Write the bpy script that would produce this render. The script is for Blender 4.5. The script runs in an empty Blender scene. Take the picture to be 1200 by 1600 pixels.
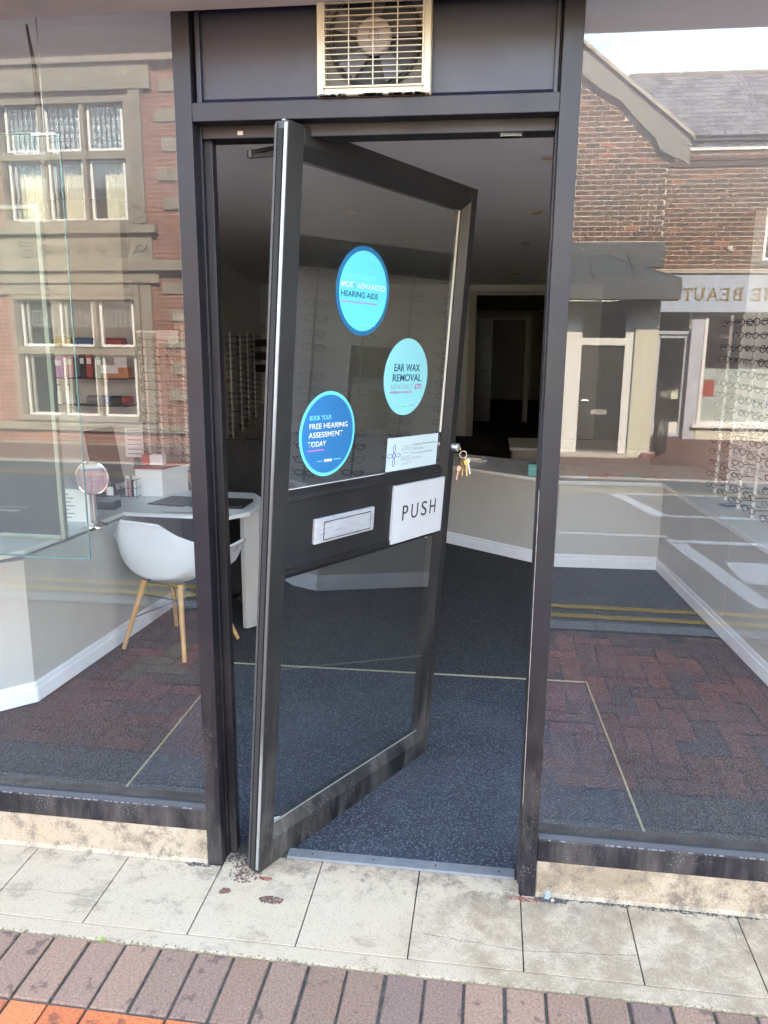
import bpy, math, random
from mathutils import Matrix, Vector
random.seed(7)
SC = bpy.context.scene
COL = SC.collection
rad = math.radians

# ------------------------------------------------------------------ camera
cam_d = bpy.data.cameras.new("camera")
cam = bpy.data.objects.new("camera", cam_d)
COL.objects.link(cam)
SC.camera = cam
cam_d.sensor_fit = 'VERTICAL'
cam_d.sensor_height = 36.0
cam_d.lens = 27.85
cam_d.clip_start = 0.05
cam_d.clip_end = 600
RC = ((0.99094005, 0.03741166, -0.12898909),
      (0.13402093, -0.21302369, 0.9678116),
      (0.00872971, -0.97633052, -0.21610765))
cam.matrix_world = Matrix(((RC[0][0], -RC[0][1], -RC[0][2], 0.0),
                           (RC[1][0], -RC[1][1], -RC[1][2], -2.135),
                           (RC[2][0], -RC[2][1], -RC[2][2], 1.65),
                           (0, 0, 0, 1)))
# ------------------------------------------------------------------ light
SUN_EL, SUN_AZ = 37.0, 16.0            # sun stands behind the shop, its street front is in open shade
w = bpy.data.worlds.new("World"); SC.world = w; w.use_nodes = True
nt = w.node_tree; nt.nodes.clear()
sky = nt.nodes.new('ShaderNodeTexSky'); sky.sky_type = 'NISHITA'; sky.sun_disc = False
sky.sun_elevation = rad(SUN_EL); sky.sun_rotation = rad(SUN_AZ)
sky.altitude = 60; sky.air_density = 1.0; sky.dust_density = 0.35; sky.ozone_density = 1.4
bg = nt.nodes.new('ShaderNodeBackground'); bg.inputs['Strength'].default_value = 0.15
wo = nt.nodes.new('ShaderNodeOutputWorld')
nt.links.new(sky.outputs[0], bg.inputs[0]); nt.links.new(bg.outputs[0], wo.inputs[0])
sd = bpy.data.lights.new("sun", 'SUN'); sd.energy = 2.0; sd.angle = rad(0.5); sd.color = (1, .93, .82)
sun = bpy.data.objects.new("sun", sd); COL.objects.link(sun)
az, el = rad(SUN_AZ), rad(SUN_EL)
sdir = Vector((math.sin(az) * math.cos(el), math.cos(az) * math.cos(el), math.sin(el)))
sun.rotation_euler = sdir.to_track_quat('Z', 'Y').to_euler(); sun.location = (0, 10, 20)
vs = SC.view_settings
vs.view_transform = 'Standard'; vs.look = 'None'; vs.gamma = 1; vs.use_curve_mapping = False
vs.exposure = 4.95
try:
    vs.use_white_balance = True; vs.white_balance_temperature = 8700; vs.white_balance_tint = 12
except Exception:
    pass
cy = SC.cycles
cy.use_adaptive_sampling = False
cy.max_bounces = 9; cy.diffuse_bounces = 6; cy.glossy_bounces = 5; cy.transmission_bounces = 6
cy.transparent_max_bounces = 24; cy.sample_clamp_indirect = 6.0
cy.caustics_reflective = False; cy.caustics_refractive = False
try:
    cy.use_denoising = True
except Exception:
    pass

# ------------------------------------------------------------------ materials
def lin(c):
    return tuple(c) + (1.0,) if len(c) == 3 else tuple(c)

class NT:
    def __init__(s, name):
        s.m = bpy.data.materials.new(name); s.m.use_nodes = True
        s.t = s.m.node_tree; s.n = s.t.nodes; s.l = s.t.links
        s.n.clear()
        s.out = s.n.new('ShaderNodeOutputMaterial')
        s.b = s.n.new('ShaderNodeBsdfPrincipled')
        s.l.new(s.b.outputs[0], s.out.inputs[0])
        s.co = s.n.new('ShaderNodeTexCoord')
    def noise(s, scale, detail=4, rough=.6, vec=None, dist=0):
        n = s.n.new('ShaderNodeTexNoise'); n.inputs['Scale'].default_value = scale
        n.inputs['Detail'].default_value = detail; n.inputs['Roughness'].default_value = rough
        n.inputs['Distortion'].default_value = dist
        s.l.new(vec or s.co.outputs['Object'], n.inputs['Vector']); return n.outputs['Fac']
    def voro(s, scale, vec=None, feature='F1', out='Distance', rnd=1.0):
        n = s.n.new('ShaderNodeTexVoronoi'); n.feature = feature
        n.inputs['Scale'].default_value = scale; n.inputs['Randomness'].default_value = rnd
        s.l.new(vec or s.co.outputs['Object'], n.inputs['Vector']); return n.outputs[out]
    def ramp(s, fac, stops, interp='LINEAR'):
        r = s.n.new('ShaderNodeValToRGB'); r.color_ramp.interpolation = interp
        e = r.color_ramp.elements
        while len(e) < len(stops): e.new(.5)
        for i, (p, c) in enumerate(stops):
            e[i].position = p
            e[i].color = lin(c) if not isinstance(c, (int, float)) else (c, c, c, 1)
        s.l.new(fac, r.inputs[0]); return r.outputs[0]
    def mix(s, fac, a, b, mode='MIX'):
        m = s.n.new('ShaderNodeMix'); m.data_type = 'RGBA'; m.blend_type = mode
        for sock, v in ((m.inputs[0], fac), (m.inputs[6], a), (m.inputs[7], b)):
            if isinstance(v, (int, float)): sock.default_value = v
            elif isinstance(v, tuple): sock.default_value = lin(v)
            else: s.l.new(v, sock)
        return m.outputs[2]
    def math(s, op, a, b=0.0):
        m = s.n.new('ShaderNodeMath'); m.operation = op
        for sock, v in ((m.inputs[0], a), (m.inputs[1], b)):
            if isinstance(v, (int, float)): sock.default_value = v
            else: s.l.new(v, sock)
        return m.outputs[0]
    def sep(s, ax, vec=None):
        n = s.n.new('ShaderNodeSeparateXYZ'); s.l.new(vec or s.co.outputs['Object'], n.inputs[0])
        return n.outputs[ax]
    def mapping(s, scale=(1, 1, 1), rot=(0, 0, 0), loc=(0, 0, 0)):
        n = s.n.new('ShaderNodeMapping'); n.inputs['Scale'].default_value = scale
        n.inputs['Rotation'].default_value = rot; n.inputs['Location'].default_value = loc
        s.l.new(s.co.outputs['Object'], n.inputs[0]); return n.outputs[0]
    def rnd(s):
        n = s.n.new('ShaderNodeObjectInfo'); return n.outputs['Random']
    def rndvec(s, k=40.0):
        n = s.n.new('ShaderNodeObjectInfo')
        m = s.n.new('ShaderNodeVectorMath'); m.operation = 'SCALE'
        cx = s.n.new('ShaderNodeCombineXYZ')
        s.l.new(n.outputs['Random'], cx.inputs[0]); s.l.new(n.outputs['Random'], cx.inputs[1])
        s.l.new(cx.outputs[0], m.inputs[0]); m.inputs['Scale'].default_value = k
        a = s.n.new('ShaderNodeVectorMath'); a.operation = 'ADD'
        s.l.new(s.co.outputs['Object'], a.inputs[0]); s.l.new(m.outputs[0], a.inputs[1])
        return a.outputs[0]
    def col(s, c):
        if isinstance(c, tuple): s.b.inputs['Base Color'].default_value = lin(c)
        else: s.l.new(c, s.b.inputs['Base Color'])
    def rough(s, r):
        if isinstance(r, (int, float)): s.b.inputs['Roughness'].default_value = r
        else: s.l.new(r, s.b.inputs['Roughness'])
    def bump(s, h, strength=.3, dist=.01):
        n = s.n.new('ShaderNodeBump'); n.inputs['Strength'].default_value = strength
        n.inputs['Distance'].default_value = dist
        s.l.new(h, n.inputs['Height']); s.l.new(n.outputs[0], s.b.inputs['Normal'])
    def set(s, k, v): s.b.inputs[k].default_value = v

def simple(name, c, rough=.5, metal=0.0, var=.12, scale=6, bump=0.0, bscale=80):
    q = NT(name)
    n = q.noise(scale, 5)
    lo = tuple(x * (1 - var) for x in c); hi = tuple(min(1, x * (1 + var)) for x in c)
    q.col(q.ramp(n, [(.3, lo), (.7, hi)]))
    q.rough(q.math('ADD', q.math('MULTIPLY', q.noise(scale * 3), .16), rough - .08))
    q.set('Metallic', metal)
    if bump: q.bump(q.noise(bscale, 3), bump, .002)
    return q.m

def glass_mat(name, ior=1.75, tint=(.985, .995, .99), rough=0.0, dirt=0.02):
    q = NT(name); q.n.remove(q.b)
    tr = q.n.new('ShaderNodeBsdfTransparent'); tr.inputs[0].default_value = lin(tint)
    gl = q.n.new('ShaderNodeBsdfGlossy'); gl.inputs['Roughness'].default_value = rough
    gl.inputs[0].default_value = (1, 1, 1, 1)
    fr = q.n.new('ShaderNodeFresnel'); fr.inputs[0].default_value = ior
    ge = q.n.new('ShaderNodeNewGeometry')
    fac = q.math('MULTIPLY', fr.outputs[0], q.math('SUBTRACT', 1.0, ge.outputs['Backfacing']))
    mx = q.n.new('ShaderNodeMixShader'); q.l.new(fac, mx.inputs[0])
    q.l.new(tr.outputs[0], mx.inputs[1]); q.l.new(gl.outputs[0], mx.inputs[2])
    # faint film of dust and dried drops
    df = q.n.new('ShaderNodeBsdfDiffuse'); df.inputs[0].default_value = (.7, .7, .68, 1)
    spots = q.ramp(q.voro(55), [(.0, 1.0), (.05, 1.0), (.075, 0.0)])
    patch = q.ramp(q.noise(2.2, 4), [(.48, 0.0), (.7, 1.0)])
    film = q.math('MULTIPLY', q.noise(1.6, 5), dirt)
    dfac = q.math('ADD', film, q.math('MULTIPLY', q.math('MULTIPLY', spots, patch), dirt * 7))
    dfac = q.math('MULTIPLY', dfac, q.math('SUBTRACT', 1.0, ge.outputs['Backfacing']))
    m2 = q.n.new('ShaderNodeMixShader'); q.l.new(dfac, m2.inputs[0])
    q.l.new(mx.outputs[0], m2.inputs[1]); q.l.new(df.outputs[0], m2.inputs[2])
    q.l.new(m2.outputs[0], q.out.inputs[0])
    return q.m

def frame_paint(name, base=(.0078, .0075, .0100), low=True):
    q = NT(name)
    c = q.ramp(q.noise(3.0, 6), [(.3, tuple(x * .75 for x in base)), (.7, tuple(x * 1.5 for x in base))])
    if low:   # dried white drops and street dust on the lowest half metre
        z = q.sep(2)
        hmask = q.ramp(z, [(.0, 1.0), (.22, .75), (.8, 0.0)])
        v = q.voro(140); n = q.noise(7, 5)
        sp = q.math('MULTIPLY', q.ramp(v, [(.0, 1.0), (.17, 1.0), (.24, 0.0)]), q.ramp(n, [(.5, 0.0), (.62, 1.0)]))
        sp = q.math('MULTIPLY', sp, hmask)
        dust = q.math('MULTIPLY', q.ramp(q.noise(14, 6, .7, vec=q.mapping((1, 1, .25))), [(.42, 0.0), (.75, .5)]), hmask)
        c = q.mix(dust, c, (.16, .14, .12)); c = q.mix(q.math('MULTIPLY', sp, .8), c, (.26, .25, .23))
    q.col(c)
    q.rough(q.ramp(q.noise(5, 5), [(.3, .30), (.7, .48)])); q.set('Specular IOR Level', .34)
    q.bump(q.noise(60, 4, .7, vec=q.mapping((1, 1, .12))), .22, .002)
    return q.m

M = {}
M['frame'] = frame_paint('dark_frame_paint')
M['doorpaint'] = frame_paint('dark_door_paint', (.0085, .0085, .0090))
M['panelpaint'] = simple('transom_panel_paint', (.0065, .0070, .0165), .42, 0, .3, 3, .25, 50)
M['glass'] = glass_mat('window_glass', 1.70)
M['doorglass'] = glass_mat('door_glass', 2.15, (.93, .96, .95), 0, .012)
M['farglass'] = glass_mat('street_window_glass', 1.9, (.9, .93, .92), 0, 0)
M['panelglass'] = glass_mat('display_glass', 1.5, (.93, .985, .965), 0, .008)
M['lens'] = glass_mat('spectacle_lens', 1.4, (.985, .985, .985), 0, 0)
M['glassedge'] = simple('green_glass_edge', (.075, .16, .14), .25, 0, .1)
M['whitetrim'] = simple('white_gloss_trim', (.80, .83, .86), .4, 0, .05)
M['panel'] = simple('pale_grey_laminate', (.46, .46, .43), .45, 0, .04, 2)
M['paneltop'] = simple('counter_laminate', (.64, .67, .65), .3, 0, .06, 4)
M['ceil'] = simple('ceiling_emulsion', (.84, .86, .86), .9, 0, .03, 2)
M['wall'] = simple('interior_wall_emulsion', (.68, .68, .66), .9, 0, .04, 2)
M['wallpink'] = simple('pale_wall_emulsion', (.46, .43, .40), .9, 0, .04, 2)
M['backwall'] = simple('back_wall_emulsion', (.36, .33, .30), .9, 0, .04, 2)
M['dark'] = simple('near_black', (.012, .011, .011), .6, 0, .2)
M['blackplastic'] = simple('black_plastic', (.02, .02, .021), .42, 0, .2)
M['fabric'] = simple('black_upholstery', (.014, .013, .012), .85, 0, .3, 20, .4, 300)
M['chrome'] = simple('chrome', (.75, .75, .74), .12, 1.0, .05)
M['alu'] = simple('worn_aluminium', (.55, .57, .58), .42, 1.0, .2, 30, .3, 300)
M['brass'] = simple('brass_trim', (.34, .31, .20), .5, .3, .2, 40)
M['wood'] = simple('beech_dowel', (.50, .29, .12), .45, 0, .15, 25)
M['shellwhite'] = simple('white_plastic_shell', (.68, .75, .80), .3, 0, .02)
M['paper'] = simple('white_card', (.78, .78, .76), .6, 0, .03)
M['teal'] = simple('teal_card', (.08, .36, .36), .5)
M['red'] = simple('red_card', (.40, .05, .04), .5)
M['yellow'] = simple('yellow_card', (.62, .50, .04), .5)
M['blue'] = simple('blue_card', (.05, .14, .34), .5)
M['pink'] = simple('pink_card', (.62, .28, .30), .5)
M['orange'] = simple('orange_card', (.60, .24, .10), .5)
M['rubber'] = simple('black_rubber', (.015, .015, .016), .6)
M['acrylic'] = simple('clear_acrylic_rod', (.72, .72, .70), .25, 0, .1)
M['rodgrey'] = simple('grey_metal_rod', (.30, .31, .31), .35, .4, .1)
M['specs_dark'] = simple('dark_acetate', (.03, .025, .022), .25)
M['specs_brown'] = simple('brown_acetate', (.10, .05, .03), .25)
M['specs_blue'] = simple('blue_acetate', (.03, .05, .10), .25)
M['specs_metal'] = simple('gunmetal_frames', (.16, .15, .14), .3, .9)
M['cyan'] = simple('cyan_vinyl', (.055, .52, .60), .35, 0, .03, 2)
M['cyanpale'] = simple('pale_cyan_vinyl', (.17, .48, .50), .35, 0, .03, 2)
M['bluevinyl'] = simple('blue_vinyl', (.0, .125, .29), .3, 0, .05, 2)
M['darkblue'] = simple('deep_blue_vinyl', (.0, .11, .22), .35, 0, .05, 2)
M['inkteal'] = simple('teal_ink', (.0, .055, .10), .5)
M['inkwhite'] = simple('white_ink', (.60, .64, .66), .5)
M['inkpale'] = simple('pale_cyan_ink', (.13, .60, .68), .5)
M['inkmag'] = simple('magenta_ink', (.45, .02, .20), .5)
M['inkpurple'] = simple('violet_ink', (.42, .10, .55), .5)
M['inkgreen'] = simple('green_ink', (.12, .65, .42), .5)
M['inkgrey'] = simple('grey_ink', (.25, .32, .33), .5)
M['inknavy'] = simple('navy_ink', (.03, .05, .28), .5)
M['inkblack'] = simple('black_ink', (.03, .025, .03), .5)
M['cream'] = simple('yellowed_cream_plastic', (.40, .375, .27), .4, 0, .07, 7)
M['fangrey'] = simple('fan_hub_plastic', (.24, .205, .185), .5)
M['fanblade'] = simple('fan_blade_plastic', (.055, .05, .055), .5)
M['fanback'] = simple('fan_duct_back', (.16, .14, .12), .7)
M['white_upvc'] = simple('white_upvc', (.52, .55, .58), .35, 0, .04)
M['greyupvc'] = simple('grey_upvc', (.30, .34, .42), .4)
M['render'] = simple('cream_painted_render', (.40, .41, .36), .85, 0, .08, 5, .3, 40)
M['lead'] = simple('lead_grey_sheet', (.040, .052, .064), .6, 0, .15, 5, .3, 20)
M['stone'] = simple('sandstone', (.145, .140, .122), .9, 0, .22, 4, .6, 30)
M['barge'] = simple('painted_bargeboard', (.13, .135, .132), .7, 0, .08)
M['signwhite'] = simple('white_sign_panel', (.26, .33, .43), .3, 0, .03)
M['gold'] = simple('gold_letters', (.17, .13, .04), .5, .2)
M['curtain'] = simple('pale_net_curtain', (.66, .63, .55), .9, 0, .1, 12)
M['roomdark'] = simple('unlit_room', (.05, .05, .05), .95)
M['frost'] = simple('frosted_film', (.42, .47, .50), .5, 0, .04)
M['keybrass'] = simple('brass_key', (.60, .45, .18), .3, .9, .1, 60)
M['keycopper'] = simple('copper_key', (.62, .36, .26), .35, .9, .1, 60)
M['dirt'] = simple('brown_debris', (.09, .045, .03), .95, 0, .4, 90, .6, 300)
M['rust'] = simple('rusty_scrape', (.18, .05, .03), .9, 0, .4, 90)
M['grime'] = simple('dark_grime', (.05, .045, .04), 1, 0, .5, 60, .5, 200)
M['greenweed'] = simple('small_weed', (.18, .30, .03), .8)
M['paint_white'] = simple('worn_road_paint', (.70, .70, .66), .85, 0, .35, 25)
M['paint_yellow'] = simple('yellow_road_paint', (.58, .33, .035), .85, 0, .3, 30)
M['concrete'] = simple('kerb_concrete', (.30, .29, .27), .9, 0, .15, 8, .4, 90)
M['mortar'] = simple('mortar', (.40, .37, .32), .95, 0, .2, 12)

def brick_mat(name, ramp, joint=None, bump=.5, stain=.55):
    q = NT(name)
    c = q.ramp(q.rnd(), ramp)
    v = q.rndvec()
    g = q.ramp(q.noise(150, 5, .85, vec=v), [(.34, .50), (.66, 1.45)])
    c = q.mix(1.0, c, g, 'MULTIPLY')
    st = q.math('MULTIPLY', q.ramp(q.noise(13, 4, .6, vec=v), [(.60, 0.0), (.645, 1.0)]), stain)
    c = q.mix(st, c, (.03, .02, .018))
    lt = q.math('MULTIPLY', q.ramp(q.noise(16, 5, .7, vec=v), [(.6, 0.0), (.8, 1.0)]), .14)
    c = q.mix(lt, c, (.34, .30, .27))
    q.col(c); q.rough(.88)
    q.bump(q.noise(230, 4, .7, vec=v), bump, .002)
    return q.m
M['paver_purple'] = brick_mat('purple_brown_paver', [(.0, (.160, .090, .058)), (.5, (.225, .125, .082)), (1, (.135, .080, .060))])
M['paver_red'] = brick_mat('red_orange_paver', [(.0, (.44, .105, .030)), (.35, (.38, .09, .032)), (.7, (.26, .085, .045)), (1, (.48, .13, .04))])
M['paver_herr'] = brick_mat('mixed_red_paver', [(.0, (.44, .13, .09)), (.4, (.56, .16, .10)), (.62, (.36, .12, .09)), (.82, (.19, .10, .09)), (1, (.62, .19, .12))])
M['paver_buff'] = brick_mat('buff_paver', [(.0, (.42, .25, .13)), (1, (.34, .21, .125))])
M['wallbrick'] = brick_mat('house_brick', [(.0, (.075, .038, .030)), (.4, (.12, .058, .042)), (.7, (.048, .031, .028)), (.9, (.10, .05, .038)), (1, (.24, .10, .06))])
M['wallbrick_red'] = brick_mat('smooth_red_brick', [(.0, (.17, .07, .058)), (.5, (.14, .06, .05)), (1, (.20, .085, .07))])
M['slate'] = brick_mat('blue_grey_slate', [(.0, (.085, .093, .115)), (.35, (.12, .13, .16)), (.8, (.155, .165, .20)), (1, (.07, .078, .10))], stain=.1)

def brickwall_mat(name, c1, c2, mortar):
    q = NT(name)
    b = q.n.new('ShaderNodeTexBrick')
    cm = q.n.new('ShaderNodeCombineXYZ')
    q.l.new(q.math('ADD', q.sep(0), q.sep(1)), cm.inputs[0]); q.l.new(q.sep(2), cm.inputs[1])
    q.l.new(cm.outputs[0], b.inputs['Vector'])
    b.inputs['Scale'].default_value = 1; b.inputs['Brick Width'].default_value = .225
    b.inputs['Row Height'].default_value = .075; b.inputs['Mortar Size'].default_value = .006
    b.inputs['Color1'].default_value = lin(c1); b.inputs['Color2'].default_value = lin(c2)
    b.inputs['Mortar'].default_value = lin(mortar)
    g = q.ramp(q.noise(3, 6, .7), [(.3, .7), (.7, 1.25)])
    q.col(q.mix(1.0, b.outputs['Color'], g, 'MULTIPLY')); q.rough(.9)
    q.bump(q.math('SUBTRACT', 1.0, b.outputs['Fac']), .6, .006)
    return q.m
M['brickfar'] = brickwall_mat('red_brickwork', (.17, .068, .056), (.125, .056, .048), (.22, .19, .165))
M['brickfar2'] = brickwall_mat('brown_brickwork', (.22, .085, .055), (.15, .065, .05), (.20, .16, .13))

# terrazzo; one stone, slabs tinted warmer than the upstand to offset blue skylight
for tname, tint in (('terrazzo', (1.06, 1.0, .945)), ('terrazzo_upstand', (.98, .985, .96))):
    q = NT(tname)
    base = q.ramp(q.noise(1.7, 5, .6), [(.35, (.325, .268, .194)), (.65, (.322, .248, .170))])
    brown = q.ramp(q.noise(4.2, 12, .74, vec=q.mapping((1, 1.5, 1))), [(.53, 0.0), (.60, .7), (.75, .95)])
    base = q.mix(brown, base, (.195, .150, .105))
    warm = q.math('MULTIPLY', q.ramp(q.math('ADD', q.sep(0), q.math('MULTIPLY', q.noise(2.0, 4), 1.6)), [(.55, 0.0), (1.0, 1.0)]), q.ramp(q.noise(7, 12, .75), [(.42, 0.0), (.56, .85)]))
    base = q.mix(warm, base, (.20, .148, .095))
    chip = q.voro(170, out='Distance'); cc = q.voro(170, out='Color')
    dark = q.math('MULTIPLY', q.ramp(chip, [(.24, 1.0), (.36, 0.0)]), q.ramp(q.sep(0, cc), [(.52, 0.0), (.56, 1.0)]))
    base = q.mix(q.math('MULTIPLY', dark, .55), base, (.095, .078, .062))
    lite = q.math('MULTIPLY', q.ramp(q.voro(120), [(.22, 1.0), (.36, 0.0)]), q.ramp(q.sep(1, q.voro(120, out='Color')), [(.5, 0.0), (.54, .35)]))
    base = q.mix(lite, base, (.40, .34, .27))
    yy = q.sep(1)
    gy = q.ramp(q.math('ADD', q.math('MULTIPLY', yy, 6.5), 1.0), [(.25, 0.0), (.95, 1.0)])
    gr = q.math('MULTIPLY', gy, q.ramp(q.noise(14, 12, .8), [(.50, 0.0), (.60, .9)]))
    base = q.mix(gr, base, (.115, .09, .07))
    pit = q.ramp(q.voro(48), [(.0, 1.0), (.05, 1.0), (.075, 0.0)])
    base = q.mix(q.math('MULTIPLY', pit, .7), base, (.05, .035, .03))
    base = q.mix(1.0, base, tint, 'MULTIPLY')
    q.col(base); q.rough(.72); q.bump(q.noise(260, 3, .7), .25, .0015)
    M[tname] = q.m

# entrance mat: looped pile
q = NT('ribbed_entrance_mat')
vec = q.mapping((1, 1, 0), (0, 0, rad(38)))
v = q.voro(118, vec=vec, rnd=.35); vc = q.voro(118, vec=vec, out='Color', rnd=.35)
pile = q.ramp(v, [(.12, 1.0), (.55, 0.0)])
tone = q.ramp(q.sep(0, vc), [(.2, (.048, .056, .070)), (.6, (.085, .100, .125)), (.95, (.16, .185, .22))])
c = q.mix(pile, (.008, .011, .017), tone)
c = q.mix(q.math('MULTIPLY', q.ramp(q.noise(2.5, 5), [(.4, 0.0), (.75, 1.0)]), .25), c, (.13, .14, .15))
fle = q.ramp(q.voro(19), [(.0, 1.0), (.018, 1.0), (.03, 0.0)])
c = q.mix(q.math('MULTIPLY', fle, .8), c, (.6, .6, .56))
q.col(c); q.rough(.95); q.bump(pile, .9, .004)
M['mat'] = q.m
q = NT('charcoal_carpet')
v = q.voro(210, vec=q.mapping((1, 1, 0)))
c = q.mix(q.ramp(v, [(.1, 1.0), (.6, 0.0)]), (.007, .009, .011), q.ramp(q.noise(140, 3, .8), [(.3, (.045, .050, .055)), (.75, (.17, .18, .19))]))
q.col(c); q.rough(.97); q.bump(v, .6, .003)
M['carpet'] = q.m
q = NT('asphalt')
c = q.ramp(q.noise(190, 3, .85), [(.35, (.055, .056, .058)), (.68, (.17, .172, .175))])
c = q.mix(q.ramp(q.noise(.8, 6), [(.35, 0.0), (.75, .45)]), c, (.10, .10, .098))
q.col(c); q.rough(.9); q.bump(q.noise(220, 3, .8), .6, .006)
M['asphalt'] = q.m
M['sandjoint'] = simple('joint_sand', (.055, .046, .036), 1, 0, .5, 60, .8, 200)
q = NT('door_edge_strip')
hz = q.ramp(q.math('DIVIDE', q.sep(2), 2.2), [(.0, .55), (.13, .6), (.22, .04), (.55, .06), (.74, .85), (1, 1.0)])
wear = q.math('MULTIPLY', hz, q.ramp(q.noise(18, 6, .8, vec=q.mapping((1, 1, .5))), [(.35, .55), (.6, 1.0)]))
q.col(q.mix(wear, (.045, .040, .036), (.36, .375, .36))); q.rough(.55)
M['strip'] = q.m
q = NT('scratched_letter_plate')
c = q.ramp(q.noise(60, 8, .75, vec=q.mapping((.35, 1, 3.2), (0, rad(-28), 0))), [(.32, (.20, .215, .225)), (.45, (.36, .375, .385)), (.62, (.45, .46, .47))])
c = q.mix(q.ramp(q.noise(130, 4, .8, vec=q.mapping((2.5, 1, .4))), [(.60, 0.0), (.68, .6)]), c, (.13, .14, .15))
q.col(c); q.rough(.42); q.set('Metallic', .35); q.bump(q.noise(90, 4), .4, .001)
M['letterplate'] = q.m
q = NT('push_plate')
c = q.ramp(q.noise(5, 5), [(.3, (.40, .41, .41)), (.7, (.44, .45, .45))])
q.col(c); q.rough(.35)
M['plate'] = q.m
# hand mirror / wall glass
q = NT('mirror_silver'); q.col((.62, .60, .57)); q.set('Metallic', 1.0); q.rough(.03); M['mirror'] = q.m

# ------------------------------------------------------------------ mesh helpers
class MB:
    def __init__(s): s.v = []; s.f = []; s.sm = False
    def add(s, vs, fs):
        b = len(s.v); s.v += [tuple(p) for p in vs]; s.f += [tuple(i + b for i in f) for f in fs]; return s
    def box(s, x0, x1, y0, y1, z0, z1):
        if x0 > x1: x0, x1 = x1, x0
        if y0 > y1: y0, y1 = y1, y0
        if z0 > z1: z0, z1 = z1, z0
        return s.add([(x0, y0, z0), (x1, y0, z0), (x1, y1, z0), (x0, y1, z0), (x0, y0, z1), (x1, y0, z1), (x1, y1, z1), (x0, y1, z1)],
                     [(0, 3, 2, 1), (4, 5, 6, 7), (0, 1, 5, 4), (1, 2, 6, 5), (2, 3, 7, 6), (3, 0, 4, 7)])
    def prism(s, pts, a, b, axis='z'):
        """pts: 2D polygon, extruded from a to b along the axis"""
        n = len(pts)
        def P(p, t):
            return (p[0], p[1], t) if axis == 'z' else ((t, p[0], p[1]) if axis == 'x' else (p[0], t, p[1]))
        vs = [P(p, a) for p in pts] + [P(p, b) for p in pts]
        fs = [tuple(range(n)), tuple(range(2 * n - 1, n - 1, -1))]
        fs += [(i, i + n, (i + 1) % n + n, (i + 1) % n) for i in range(n)]
        return s.add(vs, fs)
    def tube(s, pts, r, seg=8, r2=None, cap=True):
        pts = [Vector(p) for p in pts]; n = len(pts); vs = []
        for i, p in enumerate(pts):
            d = (pts[min(i + 1, n - 1)] - pts[max(i - 1, 0)]).normalized()
            a = d.cross(Vector((0, 0, 1))) if abs(d.z) < .9 else d.cross(Vector((1, 0, 0)))
            a.normalize(); b = d.cross(a)
            rr = r if r2 is None else r + (r2 - r) * i / (n - 1)
            for k in range(seg):
                t = 2 * math.pi * k / seg
                vs.append(p + a * math.cos(t) * rr + b * math.sin(t) * rr)
        fs = [(i * seg + k, i * seg + (k + 1) % seg, (i + 1) * seg + (k + 1) % seg, (i + 1) * seg + k) for i in range(n - 1) for k in range(seg)]
        if cap: fs += [tuple(range(seg - 1, -1, -1)), tuple(range((n - 1) * seg, n * seg))]
        s.sm = True
        return s.add(vs, fs)
    def ring(s, c, R, r, seg=24, sub=6, ax='y', ry=None):
        c = Vector(c); ry = ry or R; vs = []
        for i in range(seg):
            t = 2 * math.pi * i / seg
            for k in range(sub):
                u = 2 * math.pi * k / sub; rr = r * math.cos(u)
                a = (R + rr) * math.cos(t); b = (ry + rr) * math.sin(t); h = r * math.sin(u)
                vs.append(c + (Vector((a, h, b)) if ax == 'y' else Vector((a, b, h)) if ax == 'z' else Vector((h, a, b))))
        fs = [(i * sub + k, ((i + 1) % seg) * sub + k, ((i + 1) % seg) * sub + (k + 1) % sub, i * sub + (k + 1) % sub) for i in range(seg) for k in range(sub)]
        s.sm = True
        return s.add(vs, fs)
    def disc(s, c, R, y0, y1, seg=48, rz=None):
        """flat cylinder whose axis is y"""
        rz = rz or R
        return s.prism([(c[0] + R * math.cos(2 * math.pi * i / seg), c[1] + rz * math.sin(2 * math.pi * i / seg)) for i in range(seg)], y0, y1, 'y')
    def lathe(s, prof, c=(0, 0, 0), seg=24, ax='z'):
        vs = []; n = len(prof)
        for (r, h) in prof:
            for k in range(seg):
                t = 2 * math.pi * k / seg
                p = (r * math.cos(t), r * math.sin(t), h) if ax == 'z' else (r * math.cos(t), h, r * math.sin(t))
                vs.append((p[0] + c[0], p[1] + c[1], p[2] + c[2]))
        fs = [(i * seg + k, i * seg + (k + 1) % seg, (i + 1) * seg + (k + 1) % seg, (i + 1) * seg + k) for i in range(n - 1) for k in range(seg)]
        fs += [tuple(range(seg - 1, -1, -1)), tuple(range((n - 1) * seg, n * seg))]
        s.sm = True
        return s.add(vs, fs)
    def grid(s, fn, nu, nv):
        vs = [fn(i / nu, j / nv) for j in range(nv + 1) for i in range(nu + 1)]
        fs = [(j * (nu + 1) + i, j * (nu + 1) + i + 1, (j + 1) * (nu + 1) + i + 1, (j + 1) * (nu + 1) + i) for j in range(nv) for i in range(nu)]
        s.sm = True
        return s.add(vs, fs)
    def mesh(s, name, m, off=(0, 0, 0)):
        me = bpy.data.meshes.new(name)
        me.from_pydata([(p[0] - off[0], p[1] - off[1], p[2] - off[2]) for p in s.v], [], s.f)
        import bmesh
        b = bmesh.new(); b.from_mesh(me); bmesh.ops.recalc_face_normals(b, faces=b.faces); b.to_mesh(me); b.free()
        me.materials.append(M[m] if isinstance(m, str) else m)
        if s.sm: 
            me.polygons.foreach_set('use_smooth', [True] * len(me.polygons))
            try: me.set_sharp_from_angle(angle=rad(40))
            except Exception: pass
        return me

def root_loc(p):
    l = Vector((0, 0, 0))
    while p is not None:
        l += p.location; p = p.parent
    return l

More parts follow.
